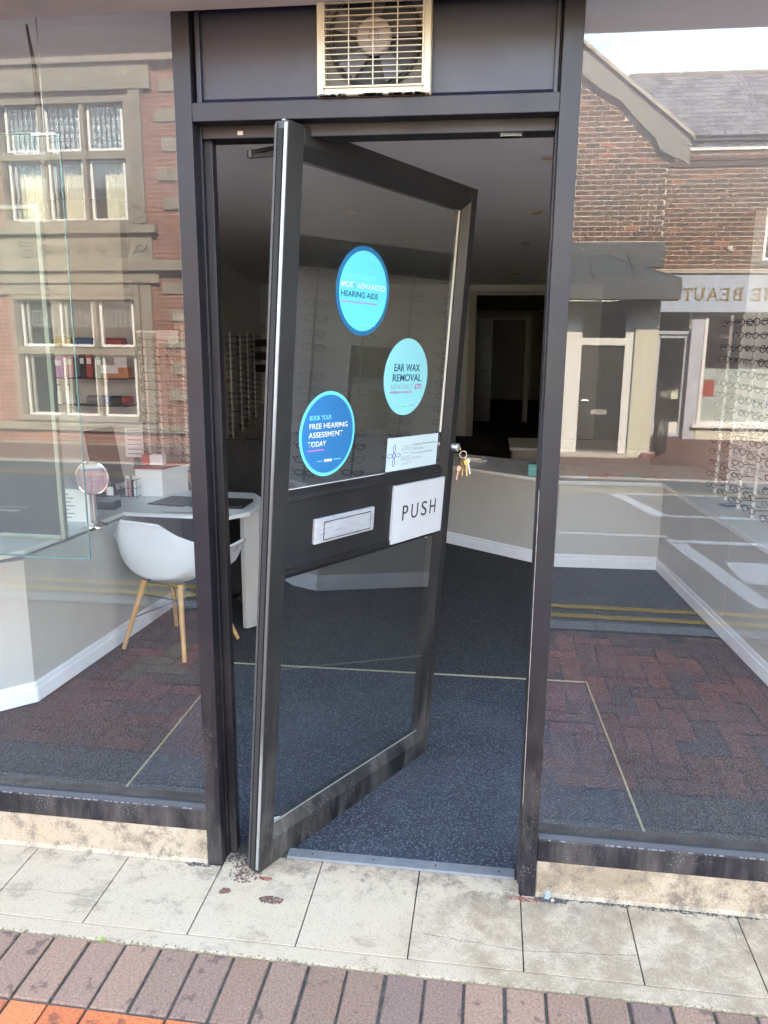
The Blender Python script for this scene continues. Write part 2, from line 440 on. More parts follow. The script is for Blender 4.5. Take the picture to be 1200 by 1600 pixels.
def props(o, label=None, cat=None, group=None, kind=None, category=None):
    cat = cat or category
    if label: o['label'] = label
    if cat: o['category'] = cat
    if group: o['group'] = group
    if kind: o['kind'] = kind
    return o

def thing(name, label, cat, loc=(0, 0, 0), group=None):
    o = bpy.data.objects.new(name, None); o.empty_display_size = .1; COL.objects.link(o); o.location = loc
    return props(o, label, cat, group)

def put(name, mb, m, parent=None, bevel=0, seg=2, local=False, solid=0, sub=0, **kw):
    off = (0, 0, 0) if (local or parent is None) else root_loc(parent)
    me = mb.mesh(name, m, off)
    o = bpy.data.objects.new(name, me); COL.objects.link(o); o.parent = parent
    if sub:
        md = o.modifiers.new('s', 'SUBSURF'); md.levels = sub; md.render_levels = sub
    if solid:
        md = o.modifiers.new('t', 'SOLIDIFY'); md.thickness = solid; md.offset = 0
    if bevel:
        md = o.modifiers.new('b', 'BEVEL'); md.width = bevel; md.segments = seg; md.limit_method = 'ANGLE'; md.angle_limit = rad(40)
    return props(o, **kw)

def struct(name, mb, m, **kw):
    return put(name, mb, m, kind='structure', **kw)

def empty_struct(name):
    o = bpy.data.objects.new(name, None); COL.objects.link(o); o['kind'] = 'structure'; return o

def inst(name, me, parent, loc, rotz=0, **kw):
    o = bpy.data.objects.new(name, me); COL.objects.link(o); o.parent = parent; o.location = loc
    o.rotation_euler = (0, 0, rotz); return props(o, **kw)

def text_obj(name, body, m, parent, frm, height, width=None, bold=0.0, thick=.0004, align='LEFT', shear=0, **kw):
    """flat lettering; frm = (origin, xdir, updir) in the parent's space; capitals are `height` tall"""
    cu = bpy.data.curves.new(name, 'FONT'); cu.body = body; cu.offset = bold; cu.shear = shear; cu.resolution_u = 4
    to = bpy.data.objects.new(name, cu); COL.objects.link(to)
    bpy.context.view_layer.update()
    me = bpy.data.meshes.new_from_object(to.evaluated_get(bpy.context.evaluated_depsgraph_get()))
    bpy.data.objects.remove(to)
    xs = [v.co.x for v in me.vertices]; ys = [v.co.y for v in me.vertices]
    x0, x1, y0, y1 = min(xs), max(xs), min(0, min(ys)), max(ys)
    sy = height / 0.69 if any(c.islower() for c in body) else height / (max(ys) - max(min(ys), -.05))
    sx = (width / (x1 - x0)) if width else sy
    o0, xd, ud = [Vector(a) for a in frm]
    nd = xd.cross(ud)
    for v in me.vertices:
        x = (v.co.x - x0) * sx
        if align == 'CENTER': x -= (x1 - x0) * sx / 2
        v.co = o0 + xd * x + ud * (v.co.y * sy) + nd * thick
    me.materials.clear(); me.materials.append(M[m])
    o = bpy.data.objects.new(name, me); COL.objects.link(o); o.parent = parent
    md = o.modifiers.new('t', 'SOLIDIFY'); md.thickness = thick; md.offset = 0
    return props(o, **kw)

def chamfer_block(l, w_, h, c=.004):
    """brick lying with top at z=0, chamfered top edges"""
    a, b = l / 2, w_ / 2
    vs = [(-a, -b, -h), (a, -b, -h), (a, b, -h), (-a, b, -h), (-a, -b, -c), (a, -b, -c), (a, b, -c), (-a, b, -c),
          (-a + c, -b + c, 0), (a - c, -b + c, 0), (a - c, b - c, 0), (-a + c, b - c, 0)]
    fs = [(0, 1, 5, 4), (1, 2, 6, 5), (2, 3, 7, 6), (3, 0, 4, 7), (4, 5, 9, 8), (5, 6, 10, 9), (6, 7, 11, 10), (7, 4, 8, 11), (8, 9, 10, 11)]
    return MB().add(vs, fs)

# ------------------------------------------------------------------ ground, road, pavement
struct('ground', MB().add([(-200, -200, -.9), (200, -200, -.9), (200, 200, -.9), (-200, 200, -.9)], [(0, 1, 2, 3)]), 'asphalt')
def zr(y): return -.10 + (-2.46 - y) * -.028 if y < -2.40 else -.10     # road falls away from the shop
MBr = MB(); y0, y1 = -2.40, -8.36
MBr.add([(-40, y0, zr(y0)), (40, y0, zr(y0)), (40, y1, zr(y1)), (-40, y1, zr(y1)), (-40, y0, -.8), (40, y0, -.8), (40, y1, -.8), (-40, y1, -.8)],
        [(0, 1, 2, 3), (4, 5, 6, 7), (0, 1, 5, 4), (3, 2, 6, 7), (0, 3, 7, 4), (1, 2, 6, 5)])
road = struct('road', MBr, 'asphalt')
def mark(pts, m, name='road_marking', label=None):
    """painted polygon on the sloping road, 4 mm proud"""
    mb = MB(); n = len(pts)
    vs = [(x, y, zr(y) + .004) for x, y in pts] + [(x, y, zr(y) + .001) for x, y in pts]
    mb.add(vs, [tuple(range(n)), tuple(range(2 * n - 1, n - 1, -1))] + [(i, i + n, (i + 1) % n + n, (i + 1) % n) for i in range(n)])
    put(name, mb, m, road, local=True, label=label)
def ry(yv): return .06 - yv
def strip(x0, x1, ya, yb): return [(x0, ry(ya)), (x1, ry(ya)), (x1, ry(yb)), (x0, ry(yb))]
mark(strip(-30, 30, 2.82, 2.90), 'paint_yellow', 'yellow_line'); mark(strip(-30, 30, 3.02, 3.10), 'paint_yellow', 'yellow_line')
mark(strip(-30, 30, 8.02, 8.10), 'paint_yellow', 'yellow_line'); mark(strip(-30, 30, 8.20, 8.27), 'paint_yellow', 'yellow_line')
def seg(a, b, wd=.12):
    ax, ay = a[0], ry(a[1]); bx, by = b[0], ry(b[1]); L = math.hypot(bx - ax, by - ay); nx, ny = -(by - ay) / L * wd / 2, (bx - ax) / L * wd / 2
    return [(ax + nx, ay + ny), (bx + nx, by + ny), (bx - nx, by - ny), (ax - nx, ay - ny)]
mark(seg((1.60, 7.90), (1.86, 6.50), .16), 'paint_white'); mark(seg((1.6, 7.92), (2.9, 8.0), .10), 'paint_white')
mark(seg((1.95, 6.52), (9, 6.56), .10), 'paint_white')
mark(seg((1.66, 5.25), (9, 5.30), .13), 'paint_white'); mark(seg((1.74, 5.15), (1.90, 3.24), .15), 'paint_white')
mark(seg((2.0, 3.30), (9, 3.32), .12), 'paint_white')
mark([(1.97, ry(4.52)), (5, ry(4.60)), (2.10, ry(3.85)), (1.93, ry(3.85))], 'paint_white')
for k in range(-8, 8):
    mark(seg((k * 2.2 - 1.5, 5.45), (k * 2.2 - .5, 5.45), .07), 'paint_white', 'centre_line')
# near kerb
kerb = empty_struct('near_kerb')
me = MB().box(-.4525, .4525, -.065, .065, -.25, 0).mesh('kerb_stone', 'concrete')
for k in range(-7, 8):
    inst('kerb_stone', me, kerb, (k * .915 + .2, -2.335, -.001))
fkerb = empty_struct('far_kerb')
me = MB().box(-.4525, .4525, -.09, .09, -.4, 0).mesh('far_kerb_stone', 'concrete')
for k in range(-14, 14):
    inst('kerb_stone', me, fkerb, (k * .915 + .1, -8.45, -.155))
# far pavement
def far_slab(x0, x1, y0, y1, z0, z1, m='paver_herr'):
    return MB().add([(x0, y0, z0), (x1, y0, z0), (x1, y1, z1), (x0, y1, z1), (x0, y0, -.85), (x1, y0, -.85), (x1, y1, -.85), (x0, y1, -.85)],
                    [(0, 1, 2, 3), (4, 5, 6, 7), (0, 1, 5, 4), (2, 3, 7, 6), (0, 3, 7, 4), (1, 2, 6, 5)])
q = NT('far_block_paving')
b = q.n.new('ShaderNodeTexBrick'); q.l.new(q.mapping((1, 1, 1)), b.inputs['Vector'])
b.inputs['Scale'].default_value = 1; b.inputs['Brick Width'].default_value = .21; b.inputs['Row Height'].default_value = .105
b.inputs['Mortar Size'].default_value = .006
b.inputs['Color1'].default_value = (.105, .042, .034, 1); b.inputs['Color2'].default_value = (.065, .034, .032, 1); b.inputs['Mortar'].default_value = (.05, .04, .035, 1)
q.col(q.mix(1.0, b.outputs['Color'], q.ramp(q.noise(3, 5), [(.3, .65), (.7, 1.3)]), 'MULTIPLY')); q.rough(.9)
M['farpaving'] = q.m
struct('far_pavement', far_slab(-40, 40, -8.54, -11.9, -.16, -.36), 'farpaving')
struct('far_forecourt', far_slab(2.72, 40, -11.9, -13.3, -.361, -.17), 'farpaving')

# pavement in front of the shop: individual blocks on a sand bed
pav = struct('pavement', MB().box(-40, 40, -2.27, -.357, -.35, -.0085), 'sandjoint')
bl = {}
U = .104
for nme, m_, lw in (('h', 'paver_herr', 2), ('b', 'paver_buff', 2), ('p', 'paver_purple', 2), ('r', 'paver_red', 2)):
    bl[nme] = chamfer_block(2 * U - .007, U - .007, .05, .0035).mesh('brick', m_)
for m_ in ('paver_purple',):
    header = chamfer_block(.213, U - .0085, .05, .0035).mesh('brick', m_)
cells = []
NX = 33
for i in range(-NX, NX):                         # dark header course along the step
    cells.append((i * U + .0395, -.357 - .108, math.pi / 2, header))
Y0 = -.357 - .219
for j in range(-16, 0):
    for i in range(-NX, NX):
        k = (i - j) % 4
        x, y = i * U + .0395 - U / 2, Y0 + j * U
        if y < -2.27 - .01: continue
        if k == 0:
            col_ = 'b' if (-1.86 < x < -1.60 and j < -7) else ('r' if j > -4 else 'h')
            cells.append((x + U, y + U / 2, 0, bl[col_]))
        elif k == 3:
            if j == -1: continue
            col_ = 'b' if (-1.86 < x < -1.60 and j < -7) else ('r' if j > -4 else 'h')
            cells.append((x + U / 2, y + U, math.pi / 2, bl[col_]))
# the cut ends next to the header course
for i in range(-NX, NX):
    if (i + 1) % 4 == 3:
        cells.append((i * U + .0395, Y0 - U / 2, 'half', None))
    
half = chamfer_block(U - .007, U - .007, .05, .0035).mesh('brick', 'paver_red')
cells = [(c[0], c[1], 0, half) if c[2] == 'half' else c for c in cells]
cells.sort(key=lambda c: math.hypot(c[0] * .8 + .1, (c[1] + .5) * 1.0))
rest = MB()
for n, (x, y, r, me) in enumerate(cells):
    dz = random.uniform(-.0025, .0015); tr = random.uniform(-.012, .012)
    if n < 298:
        o = inst('brick', me, pav, (x + random.uniform(-.001, .001), y, dz), r + tr)
    else:
        ca, sa = math.cos(r + tr), math.sin(r + tr)
        rest.add([(v.co.x * ca - v.co.y * sa + x, v.co.x * sa + v.co.y * ca + y, v.co.z + dz) for v in me.vertices], [tuple(p.vertices) for p in me.polygons])
put('outer_bricks', rest, 'paver_herr', pav, local=True, kind='stuff')
struct('pavement_beyond', MB().box(-40, -3.6, -2.27, -.357, -.3, -.001), 'farpaving')
struct('pavement_along', MB().box(3.6, 40, -2.27, -.357, -.3, -.001), 'farpaving')
# moss and grit in the joint against the step
mb = MB()
for k in range(900):
    x = random.uniform(-2.4, 1.8); y = -.3575 + random.gauss(0, .0045); r = random.uniform(.0012, .0035)
    mb.add([(x - r, y - r, 0), (x + r, y - r * .6, .0), (x + r * .4, y + r, 0), (x, y, r * 1.3)], [(0, 1, 3), (1, 2, 3), (2, 0, 3), (0, 2, 1)])
put('joint_moss', mb, simple('mossy_grit', (.16, .13, .06), 1, 0, .6, 300), None, kind='stuff', label='mossy grit along the joint between paving and pale step', category='moss')

# ------------------------------------------------------------------ terrazzo step
step = struct('terrazzo_step', MB().box(-8, 8, -.352, .0, -.30, -.006), 'grime')
gx = [-3.2846 - .3125 + .3125 * k for k in range(24)]
gx = [-1.42 + .3126 * k for k in range(-8, 12)]
for a, b_ in zip(gx[:-1], gx[1:]):
    put('slab', MB().box(a + .0018, b_ - .0018, -.300, -.0018 if not (-.8 < (a + b_) / 2 < .14) else .066, -.05, 0), 'terrazzo', step, bevel=.0012, seg=1)
put('slab', MB().box(gx[0], gx[-1], -.3555, -.2995, -.28, -.0002), 'terrazzo', step, bevel=.006, seg=3, label='plain front edge of the terrazzo step')
for (xa, xb) in ((-6, -.842), (.187, 6)):
    mb = MB().prism([(-.0005, 0.0), (.006, .012), (.012, .112), (.12, .112), (.12, -.05), (.0, -.05)], xa, xb, 'x')
    put('upstand', mb, 'terrazzo_upstand', step, bevel=.004, seg=2, local=True)
def crack(pts, wd=.0011):
    P = []
    for (a, b) in zip(pts[:-1], pts[1:]):
        for k in range(7): P.append((lerp0(a[0], b[0], k / 7) + random.gauss(0, .0016), lerp0(a[1], b[1], k / 7) + random.gauss(0, .0016)))
    P.append(pts[-1]); mb = MB()
    for a, b in zip(P[:-1], P[1:]):
        L_ = math.hypot(b[0] - a[0], b[1] - a[1]) + 1e-6; w2 = wd * random.uniform(.3, .8); nx, ny = -(b[1] - a[1]) / L_ * w2, (b[0] - a[0]) / L_ * w2
        mb.add([(a[0] + nx, a[1] + ny, .0005), (b[0] + nx, b[1] + ny, .0005), (b[0] - nx, b[1] - ny, .0005), (a[0] - nx, a[1] - ny, .0005)], [(0, 1, 2, 3)])
    put('hairline_crack', mb, 'grime', step, local=True)
def lerp0(a, b, t): return a + (b - a) * t
crack([(-.135, -.205), (-.03, -.214), (.145, -.228), (.262, -.217), (.452, -.199)]); crack([(.742, -.012), (.745, -.06), (.74, -.11), (.76, -.15)])
crack([(-1.55, -.22), (-1.30, -.19), (-1.11, -.20)], .0007)
put('threshold_bed', MB().box(-.797, .140, .066, .11, -.05, .001), 'grime', step)

# ------------------------------------------------------------------ shop front frame
front = thing('shopfront_frame', 'dark painted shopfront frame around the open door and both windows', 'shopfront', (-.327, 0, 0))
put('mullion', MB().box(-.842, -.795, 0, .05, -.001, 2.60), 'frame', front, bevel=.002)
put('mullion', MB().box(-.842, -.789, .05, .105, -.001, 2.60), 'frame', front, bevel=.002)
put('mullion', MB().box(.138, .187, 0, .05, -.001, 2.60), 'frame', front, bevel=.002)
put('mullion', MB().box(.134, .187, .05, .120, -.001, 2.60), 'frame', front, bevel=.002)
for xa in (-.795,):
    put('door_stop', MB().box(-.7949, -.768, .070, .1045, 0, 2.16), 'frame', front, bevel=.002)
put('head_rail', MB().box(-.7948, .1378, .001, .05, 2.189, 2.235), 'frame', front, bevel=.002)
put('head_rail', MB().box(-.7885, .1338, .05, .12, 2.158, 2.235), 'frame', front, bevel=.002)
put('transom_panel', MB().box(-.79, .134, .036, .05, 2.236, 2.60), 'panelpaint', front)
for a in ((-.789, -.775, 2.236, 2.6), (.122, .1335, 2.236, 2.6)):
    put('panel_bead', MB().box(a[0], a[1], .022, .0358, a[2], a[3]), 'panelpaint', front, bevel=.002)
put('panel_bead', MB().prism([(.010, 2.2352), (.036, 2.2352), (.036, 2.249), (.030, 2.249)], -.7745, .1215, 'x'), 'panelpaint', front, bevel=.001)
put('strike_catch', MB().box(-.003, .052, .078, .100, 2.1545, 2.160), 'chrome', front, bevel=.001)
put('strike_catch', MB().box(-.003, .052, .0505, .0535, 2.160, 2.181), 'chrome', front, bevel=.001)
put('screw_head', MB().box(-.69, -.675, .0485, .0515, 2.166, 2.176), 'rodgrey', front)
for xa, xb in ((-3.6, -.8425), (.1875, 2.8)):
    put('sill_rail', MB().box(xa, xb, .010, .10, .1125, .186), 'frame', front, bevel=.003)
    put('glazing_gasket', MB().prism([(.012, .1865), (.031, .1865), (.031, .2005), (.022, .199)], xa, xb, 'x'), 'rubber', front, bevel=.001)
    put('head_frame', MB().box(xa, xb, .005, .09, 2.5, 2.6), 'frame', front, bevel=.002)
    # dried white splashes along the gasket
    mb = MB(); x = xa
    while x < xb:
        L = random.uniform(.003, .018); 
        dens = .75 if (xa < -1 and -1.55 < x < -.86) or (xa > 0 and x > .45) else .25
        if random.random() < dens:
            r = random.uniform(.0002, .0008)
            mb.box(x, x + L, .0095 - .0006, .0135, .1862 - r * 2.2, .1866 + r)
        x += L + random.uniform(.002, .012)
    put('splash_marks', mb, simple('dried_splashes', (.13, .135, .14), .8), front, kind='stuff')
    put('window_pane', MB().box(xa, xb, .030, .036, .19, 2.5), 'glass', front)
for xa in (-3.66, 2.8):
    put('mullion', MB().box(xa, xa + .06, 0, .10, 0, 2.6), 'frame', front, bevel=.002)
# old putty line at the edge of the right mullion
put('paint_chip', MB().box(.1362, .1378, -.0005, .006, .30, 1.25), simple('bare_putty', (.20, .19, .17), .8, 0, .5, 40), front)
put('threshold_bar', MB().prism([(.062, 0.001), (.066, .008), (.104, .011), (.110, .001)], -.60, .128, 'x'), simple('dull_threshold_metal', (.12, .125, .125), .55, .15, .15, 30), front, bevel=.001)
for k in range(4):
    put('screw_head', MB().lathe([(.0035, .0095), (.003, .0112)], (-.52 + .2 * k, .085, 0), 10), 'dark', front)

# ------------------------------------------------------------------ extractor fan
fan = thing('extractor_fan', 'yellowed cream extractor fan set in the dark panel above the door', 'extractor fan', (-.32, .03, 2.238))
fx0, fx1, fz0, fz1 = -.462, -.178, 2.238, 2.522
def sq_ring(mb, x0, x1, z0, z1, t, ya, yb):
    mb.box(x0, x0 + t, ya, yb, z0, z1); mb.box(x1 - t, x1, ya, yb, z0, z1)
    mb.box(x0 + t, x1 - t, ya, yb, z0, z0 + t); mb.box(x0 + t, x1 - t, ya, yb, z1 - t, z1); return mb
put('fan_housing', sq_ring(MB(), fx0, fx1, fz0, fz1, .018, -.012, .036), 'cream', fan, bevel=.004, seg=3)
put('grille_frame', sq_ring(MB(), fx0 + .016, fx1 - .016, fz0 + .016, fz1 - .016, .005, -.016, -.008), 'cream', fan, bevel=.0015)
gl0, gl1, gz0, gz1 = fx0 + .021, fx1 - .021, fz0 + .021, fz1 - .021
ns = 17
slat = MB().box(-(gl1 - gl0) / 2, (gl1 - gl0) / 2, -.001, .006, -.0009, .0009).mesh('grille_slat', 'cream')
for k in range(1, ns):
    inst('grille_slat', slat, fan, ((gl0 + gl1) / 2 + .32, -.015 - .03, gz0 + (gz1 - gz0) * k / ns - 2.238))
for k in range(1, 4):
    x = gl0 + (gl1 - gl0) * k / 4
    put('grille_bar', MB().box(x - .0012, x + .0012, -.0175, -.0155, gz0, gz1), 'cream', fan)
fc = ((gl0 + gl1) / 2, (gz0 + gz1) / 2 - .006)
put('fan_back', MB().box(fx0 + .018, fx1 - .018, .030, .0355, fz0 + .018, fz1 - .018), 'fanback', fan)
put('duct_ring', MB().ring((fc[0], .018, fc[1]), .112, .006, 48, 8), 'dark', fan)
put('duct_shade', MB().disc(fc, .108, .0272, .0296, 48), 'dark', fan)
put('fan_hub', MB().lathe([(.042, .016), (.044, .004), (.040, -.001), (.0, -.003)], (fc[0], 0, fc[1]), 32, 'y'), 'fangrey', fan)
put('hub_boss', MB().ring((fc[0], -.0035, fc[1]), .013, .0012, 20, 6), 'fanback', fan)
for k in range(5):
    a = 2 * math.pi * k / 5 + .3
    ca, sa = math.cos(a), math.sin(a)
    P = [(.036, -.012), (.102, -.036), (.106, .012), (.036, .014)]
    mb = MB(); vs = []
    for yy_ in (.012, .0145):
        for (r_, t_) in P:
            vs.append((fc[0] + ca * r_ - sa * t_, yy_ + t_ * .22, fc[1] + sa * r_ + ca * t_))
    mb.add(vs, [(0, 1, 2, 3), (7, 6, 5, 4), (0, 4, 5, 1), (1, 5, 6, 2), (2, 6, 7, 3), (3, 7, 4, 0)])
    put('fan_blade', mb, 'fanblade', fan)
mb = MB()
for k in range(60):
    x = random.choice([random.gauss(-.41, .02), random.gauss(-.33, .012), random.gauss(-.25, .03), random.uniform(fx0, fx1)])
    if not fx0 + .004 < x < fx1 - .012: continue
    mb.box(x, x + random.uniform(.003, .016), -.0126, .0, 2.2375, 2.2395 + random.uniform(0, .0025))
put('paint_smear', mb, 'dark', fan, kind='stuff')

# ------------------------------------------------------------------ the door, leaning off its pivot
door = thing('shop_door', 'open dark glazed shop door leaning on its corner in the doorway', 'door', (-.667, -.029, .006))
DR = Matrix(((0.476442478, -0.877030905, 0.0618009), (0.8787003, 0.47737367, 0.00034473), (-0.02980448, 0.05414027, 0.99808844))).to_4x4()
door.matrix_world = Matrix.Translation((-.667, -.029, .006)) @ DR
DW, DH = .965, 2.180
L = dict(parent=door, local=True)
put('stile', MB().box(0, .062, 0, .045, 0, DH), 'doorpaint', bevel=.0015, **L)
put('stile', MB().prism([(.895, .018), (.928, .0), (DW, .0), (DW, .045), (.895, .045)], 0, DH, 'z'), 'doorpaint', bevel=.0012, **L)
put('edge_strip', MB().box(-.0035, .0006, .0012, .0105, .01, DH - .006), 'strip', bevel=.001, **L)
put('brush_seal', MB().box(-.0055, .0, .0145, .030, .01, DH - .02), simple('dusty_brush_pile', (.016, .015, .014), 1, 0, .6, 200, .9, 500), **L)
put('edge_strip', MB().box(-.0030, .0006, .036, .0448, .01, DH - .006), simple('dull_edge_metal', (.025, .024, .024), .6, 0, .4, 15), bevel=.001, label='dull rear edge strip of the door', **L)
put('pivot_pin', MB().lathe([(.006, 0), (.006, .005), (.003, .008)], (.008, .022, DH - .003), 12), 'rodgrey', **L)
put('rail', MB().prism([(0.0005, 2.134), (.0195, 2.100), (.044, 2.100), (.044, 2.1795), (.0005, 2.1795)], .0622, .9275, 'x'), 'doorpaint', bevel=.001, label='top rail', **L)
put('rail', MB().prism([(0.0005, .001), (0.0005, .090), (.019, .130), (.044, .130), (.044, .001)], .0622, .9275, 'x'), 'doorpaint', bevel=.001, label='deep bottom rail with sloping bead', **L)
put('rail', MB().prism([(.0195, 1.212), (.004, 1.196), (.003, 1.182), (.008, 1.180), (.009, .978), (.003, .975), (.004, .962), (.0195, .944), (.044, .944), (.044, 1.212)], .0622, .895, 'x'), 'doorpaint', bevel=.0008, label='solid middle panel with letter plate', **L)
put('glass_pane', MB().box(.0625, .8948, .0200, .0255, 1.2125, 2.0995), 'doorglass', **L)
put('glass_pane', MB().box(.0625, .8948, .0200, .0255, .1305, .9435), 'doorglass', **L)
put('glazing_seal', MB().box(.876, .8855, .0170, .0196, 1.335, 2.098), simple('pale_seal', (.50, .49, .40), .5), **L)
put('glazing_bead', MB().box(.0625, .895, .0175, .0198, .131, .134), simple('dusty_bead', (.20, .20, .18), .8), **L)
put('glazing_bead', MB().box(.0625, .55, .0175, .0198, 1.213, 1.2155), simple('pale_bead', (.40, .41, .38), .7), **L)
# mastic smears at the lower near corner
mb = MB().add([(.064, .0195, .134), (.115, .0195, .137), (.080, .0195, .150), (.066, .0195, .185), (.064, .0198, .134), (.115, .0198, .137), (.080, .0198, .150), (.066, .0198, .185)], [(0, 1, 2, 3), (4, 5, 6, 7)])
put('mastic_smear', mb, simple('grey_mastic', (.22, .25, .26), .7), **L)
# letter plate
lp = put('letter_plate', MB().box(.182, .479, -.004, .0085, 1.035, 1.114), 'letterplate', bevel=.003, **L)
put('flap', MB().box(.225, .455, -.0062, -.0036, 1.046, 1.099), 'letterplate', lp, bevel=.0012, local=True)
put('flap_gap', sq_ring(MB(), .222, .458, 1.043, 1.102, .0022, -.0052, -.0038), 'dark', lp, local=True)
# push plate
pp = put('push_plate', MB().box(.590, .910, -.0022, .0088, .962, 1.168), 'plate', bevel=.001, **L)
XD, UD = (1, 0, 0), (0, 0, 1)
for ch, u, wd in (('P', .645, .034), ('U', .700, .042), ('S', .764, .036), ('H', .820, .038)):
    text_obj('letter', ch, 'inkblack', pp, ((u, -.0024, 1.040), XD, UD), .053, wd, thick=.0006)
# lock with keys
put('lock_cylinder', MB().lathe([(.016, .0), (.016, -.010), (.0145, -.022), (.006, -.025)], (.952, .0, 1.276), 24, 'y'), 'alu', **L)
door_mw = door.matrix_world.copy()

def sticker(u, z, R, rim_m, face_m, rim, label):
    s_ = put('round_sticker', MB().disc((u, z), R, .0186, .0199, 64), rim_m, label=label, **L)
    put('sticker_face', MB().disc((u, z), R - rim, .0180, .0187, 64), face_m, s_, local=True)
    return s_
def line(st, body, m, u, z, h, wd, bold=0.0):
    text_obj('lettering', body, m, st, ((u, .0178, z), XD, UD), h, wd, bold * .5, thick=.0003)
def bar(st, m, u0, u1, z0, z1):
    put('printed_bar', MB().box(u0, u1, .0174, .0181, z0, z1), m, st, local=True)
def logo(st, u, z, m1, m2):
    for k in range(3): bar(st, m1, u - .052 + k * .009, u - .052 + k * .009 + .006, z, z + .0022)
    text_obj('lettering', 'IIIIII', m2, st, ((u - .020, .0178, z - .003), XD, UD), .008, .036, .06, thick=.0003)
    bar(st, m1, u + .026, u + .030, z - .001, z + .004)
    for k in range(3): bar(st, m1, u + .033 + k * .009, u + .033 + k * .009 + .007, z, z + .0028)
s1 = sticker(.376, 1.790, .131, 'darkblue', 'cyan', .014, 'bright cyan round sticker about hearing aids with a blue rim')
line(s1, "THE WORLD'S", 'inkpale', .275, 1.822, .0155, .155)
line(s1, 'MOST ADVANCED', 'inkwhite', .268, 1.797, .0165, .215, .012)
line(s1, 'HEARING AIDS', 'inkteal', .268, 1.771, .0170, .180, .022)
bar(s1, 'inkpurple', .268, .448, 1.7545, 1.7575); logo(s1, .385, 1.690, 'inkpale', 'inkgreen')
s2 = sticker(.638, 1.533, .127, 'cyanpale', 'cyanpale', .006, 'pale cyan round sticker about ear wax removal')
line(s2, 'EAR WAX', 'inkteal', .563, 1.553, .0245, .150, .025)
line(s2, 'REMOVAL', 'inkteal', .558, 1.520, .0245, .168, .025)
line(s2, 'NOW ONLY', 'inkgrey', .552, 1.494, .0170, .125, -.008)
line(s2, '£70', 'inkmag', .690, 1.494, .0170, .040, .02)
line(s2, 'NORMALLY £95 SAVE £25', 'inkmag', .549, 1.480, .0075, .125)
logo(s2, .640, 1.437, 'inkgrey', 'inkgreen')
s3 = sticker(.245, 1.366, .128, 'cyan', 'bluevinyl', .010, 'blue round sticker about a free hearing assessment')
line(s3, 'BOOK YOUR', 'inkpale', .158, 1.410, .0140, .098, -.006)
line(s3, 'FREE HEARING', 'inkwhite', .158, 1.384, .0165, .178, .022)
line(s3, 'ASSESSMENT', 'inkwhite', .156, 1.358, .0165, .158, .022)
line(s3, 'TODAY', 'inkwhite', .155, 1.331, .0165, .082, .022)
bar(s3, 'inkpurple', .155, .230, 1.318, 1.322); logo(s3, .252, 1.285, 'inkpale', 'inkwhite')
ns_ = put('notice_sticker', MB().box(.557, .870, .0186, .0199, 1.2165, 1.331), simple('pale_mint_vinyl', (.40, .50, .50), .35, 0, .03), label='pale rectangular bilingual health service sticker', **L)
text_obj('lettering', 'GIG', 'inkgrey', ns_, ((.640, .0182, 1.283), XD, UD), .019, .052, thick=.0003)
text_obj('lettering', 'CYMRU', 'inkgrey', ns_, ((.642, .0182, 1.271), XD, UD), .006, .048, thick=.0003)
text_obj('lettering', 'NHS', 'inkgrey', ns_, ((.640, .0182, 1.246), XD, UD), .019, .052, thick=.0003)
text_obj('lettering', 'WALES', 'inkgrey', ns_, ((.642, .0182, 1.234), XD, UD), .006, .048, thick=.0003)
put('printed_bar', MB().box(.702, .7028, .0180, .0187, 1.235, 1.305), 'inkgrey', ns_, local=True)
for k, t in enumerate(('Darparu Gwasanaethau', 'GIG Cymru', 'Providing NHS Wales', 'Services')):
    text_obj('lettering', t, 'inkgrey', ns_, ((.712, .0182, 1.297 - .0155 * k), XD, UD), .0088, (.145, .062, .128, .056)[k], thick=.0003)
for (du, dz, ru, rz) in ((0, .024, .0065, .014), (0, -.024, .0065, .014), (.024, 0, .014, .0065), (-.024, 0, .014, .0065)):
    put('emblem', MB().ring((.598 + du, .0182, 1.270 + dz), ru, .0011, 20, 4, 'y', rz), 'inknavy', ns_, local=True)
put('emblem', MB().ring((.598, .0182, 1.270), .0105, .0018, 4, 4), 'inknavy', ns_, local=True)
put('emblem', MB().ring((.598, .0184, 1.270), .033, .0005, 32, 4), simple('thin_grey_ring', (.40, .42, .50), .5), ns_, local=True)

# keys
kp = door_mw @ Vector((.958, -.028, 1.272))
keys = thing('key_bunch', 'bunch of brass keys hanging from the lock of the open door', 'keys', tuple(kp))
put('key', MB().box(-.001, .001, -.004, .020, -.004, .004), 'keybrass', keys, local=True, label='key left in the lock')
put('key_ring', MB().ring((.012, -.006, -.020), .013, .0011, 24, 6), 'chrome', keys, local=True)
put('key_ring', MB().ring((.020, .0, -.036), .010, .001, 24, 6, 'x'), 'chrome', keys, local=True)
def key_mesh(bow, L_):
    mb = MB().prism([(bow * math.cos(t * .5236), -bow * .6 + bow * math.sin(t * .5236)) for t in range(12)], -.0011, .0011, 'y')
    mb.prism([(-.0035, -bow * 1.5), (.0035, -bow * 1.5), (.0035, -L_ * .55), (.0015, -L_ * .6), (.0035, -L_ * .68), (.001, -L_ * .75), (.003, -L_ * .85), (0, -L_), (-.0035, -L_ * .95)], -.001, .001, 'y')
    return mb
for (x, y, z, a, m_, bo, L_) in ((.013, .004, -.042, .05, 'keybrass', .013, .062), (.022, -.004, -.040, -.12, 'keybrass', .011, .064), (-.002, -.006, -.066, .22, 'keycopper', .010, .052), (.027, .004, -.040, -.25, 'alu', .010, .058)):
    o = put('key', key_mesh(bo, L_), m_, keys, local=True); o.location = (x, y, z); o.rotation_euler = (0, a, .6)

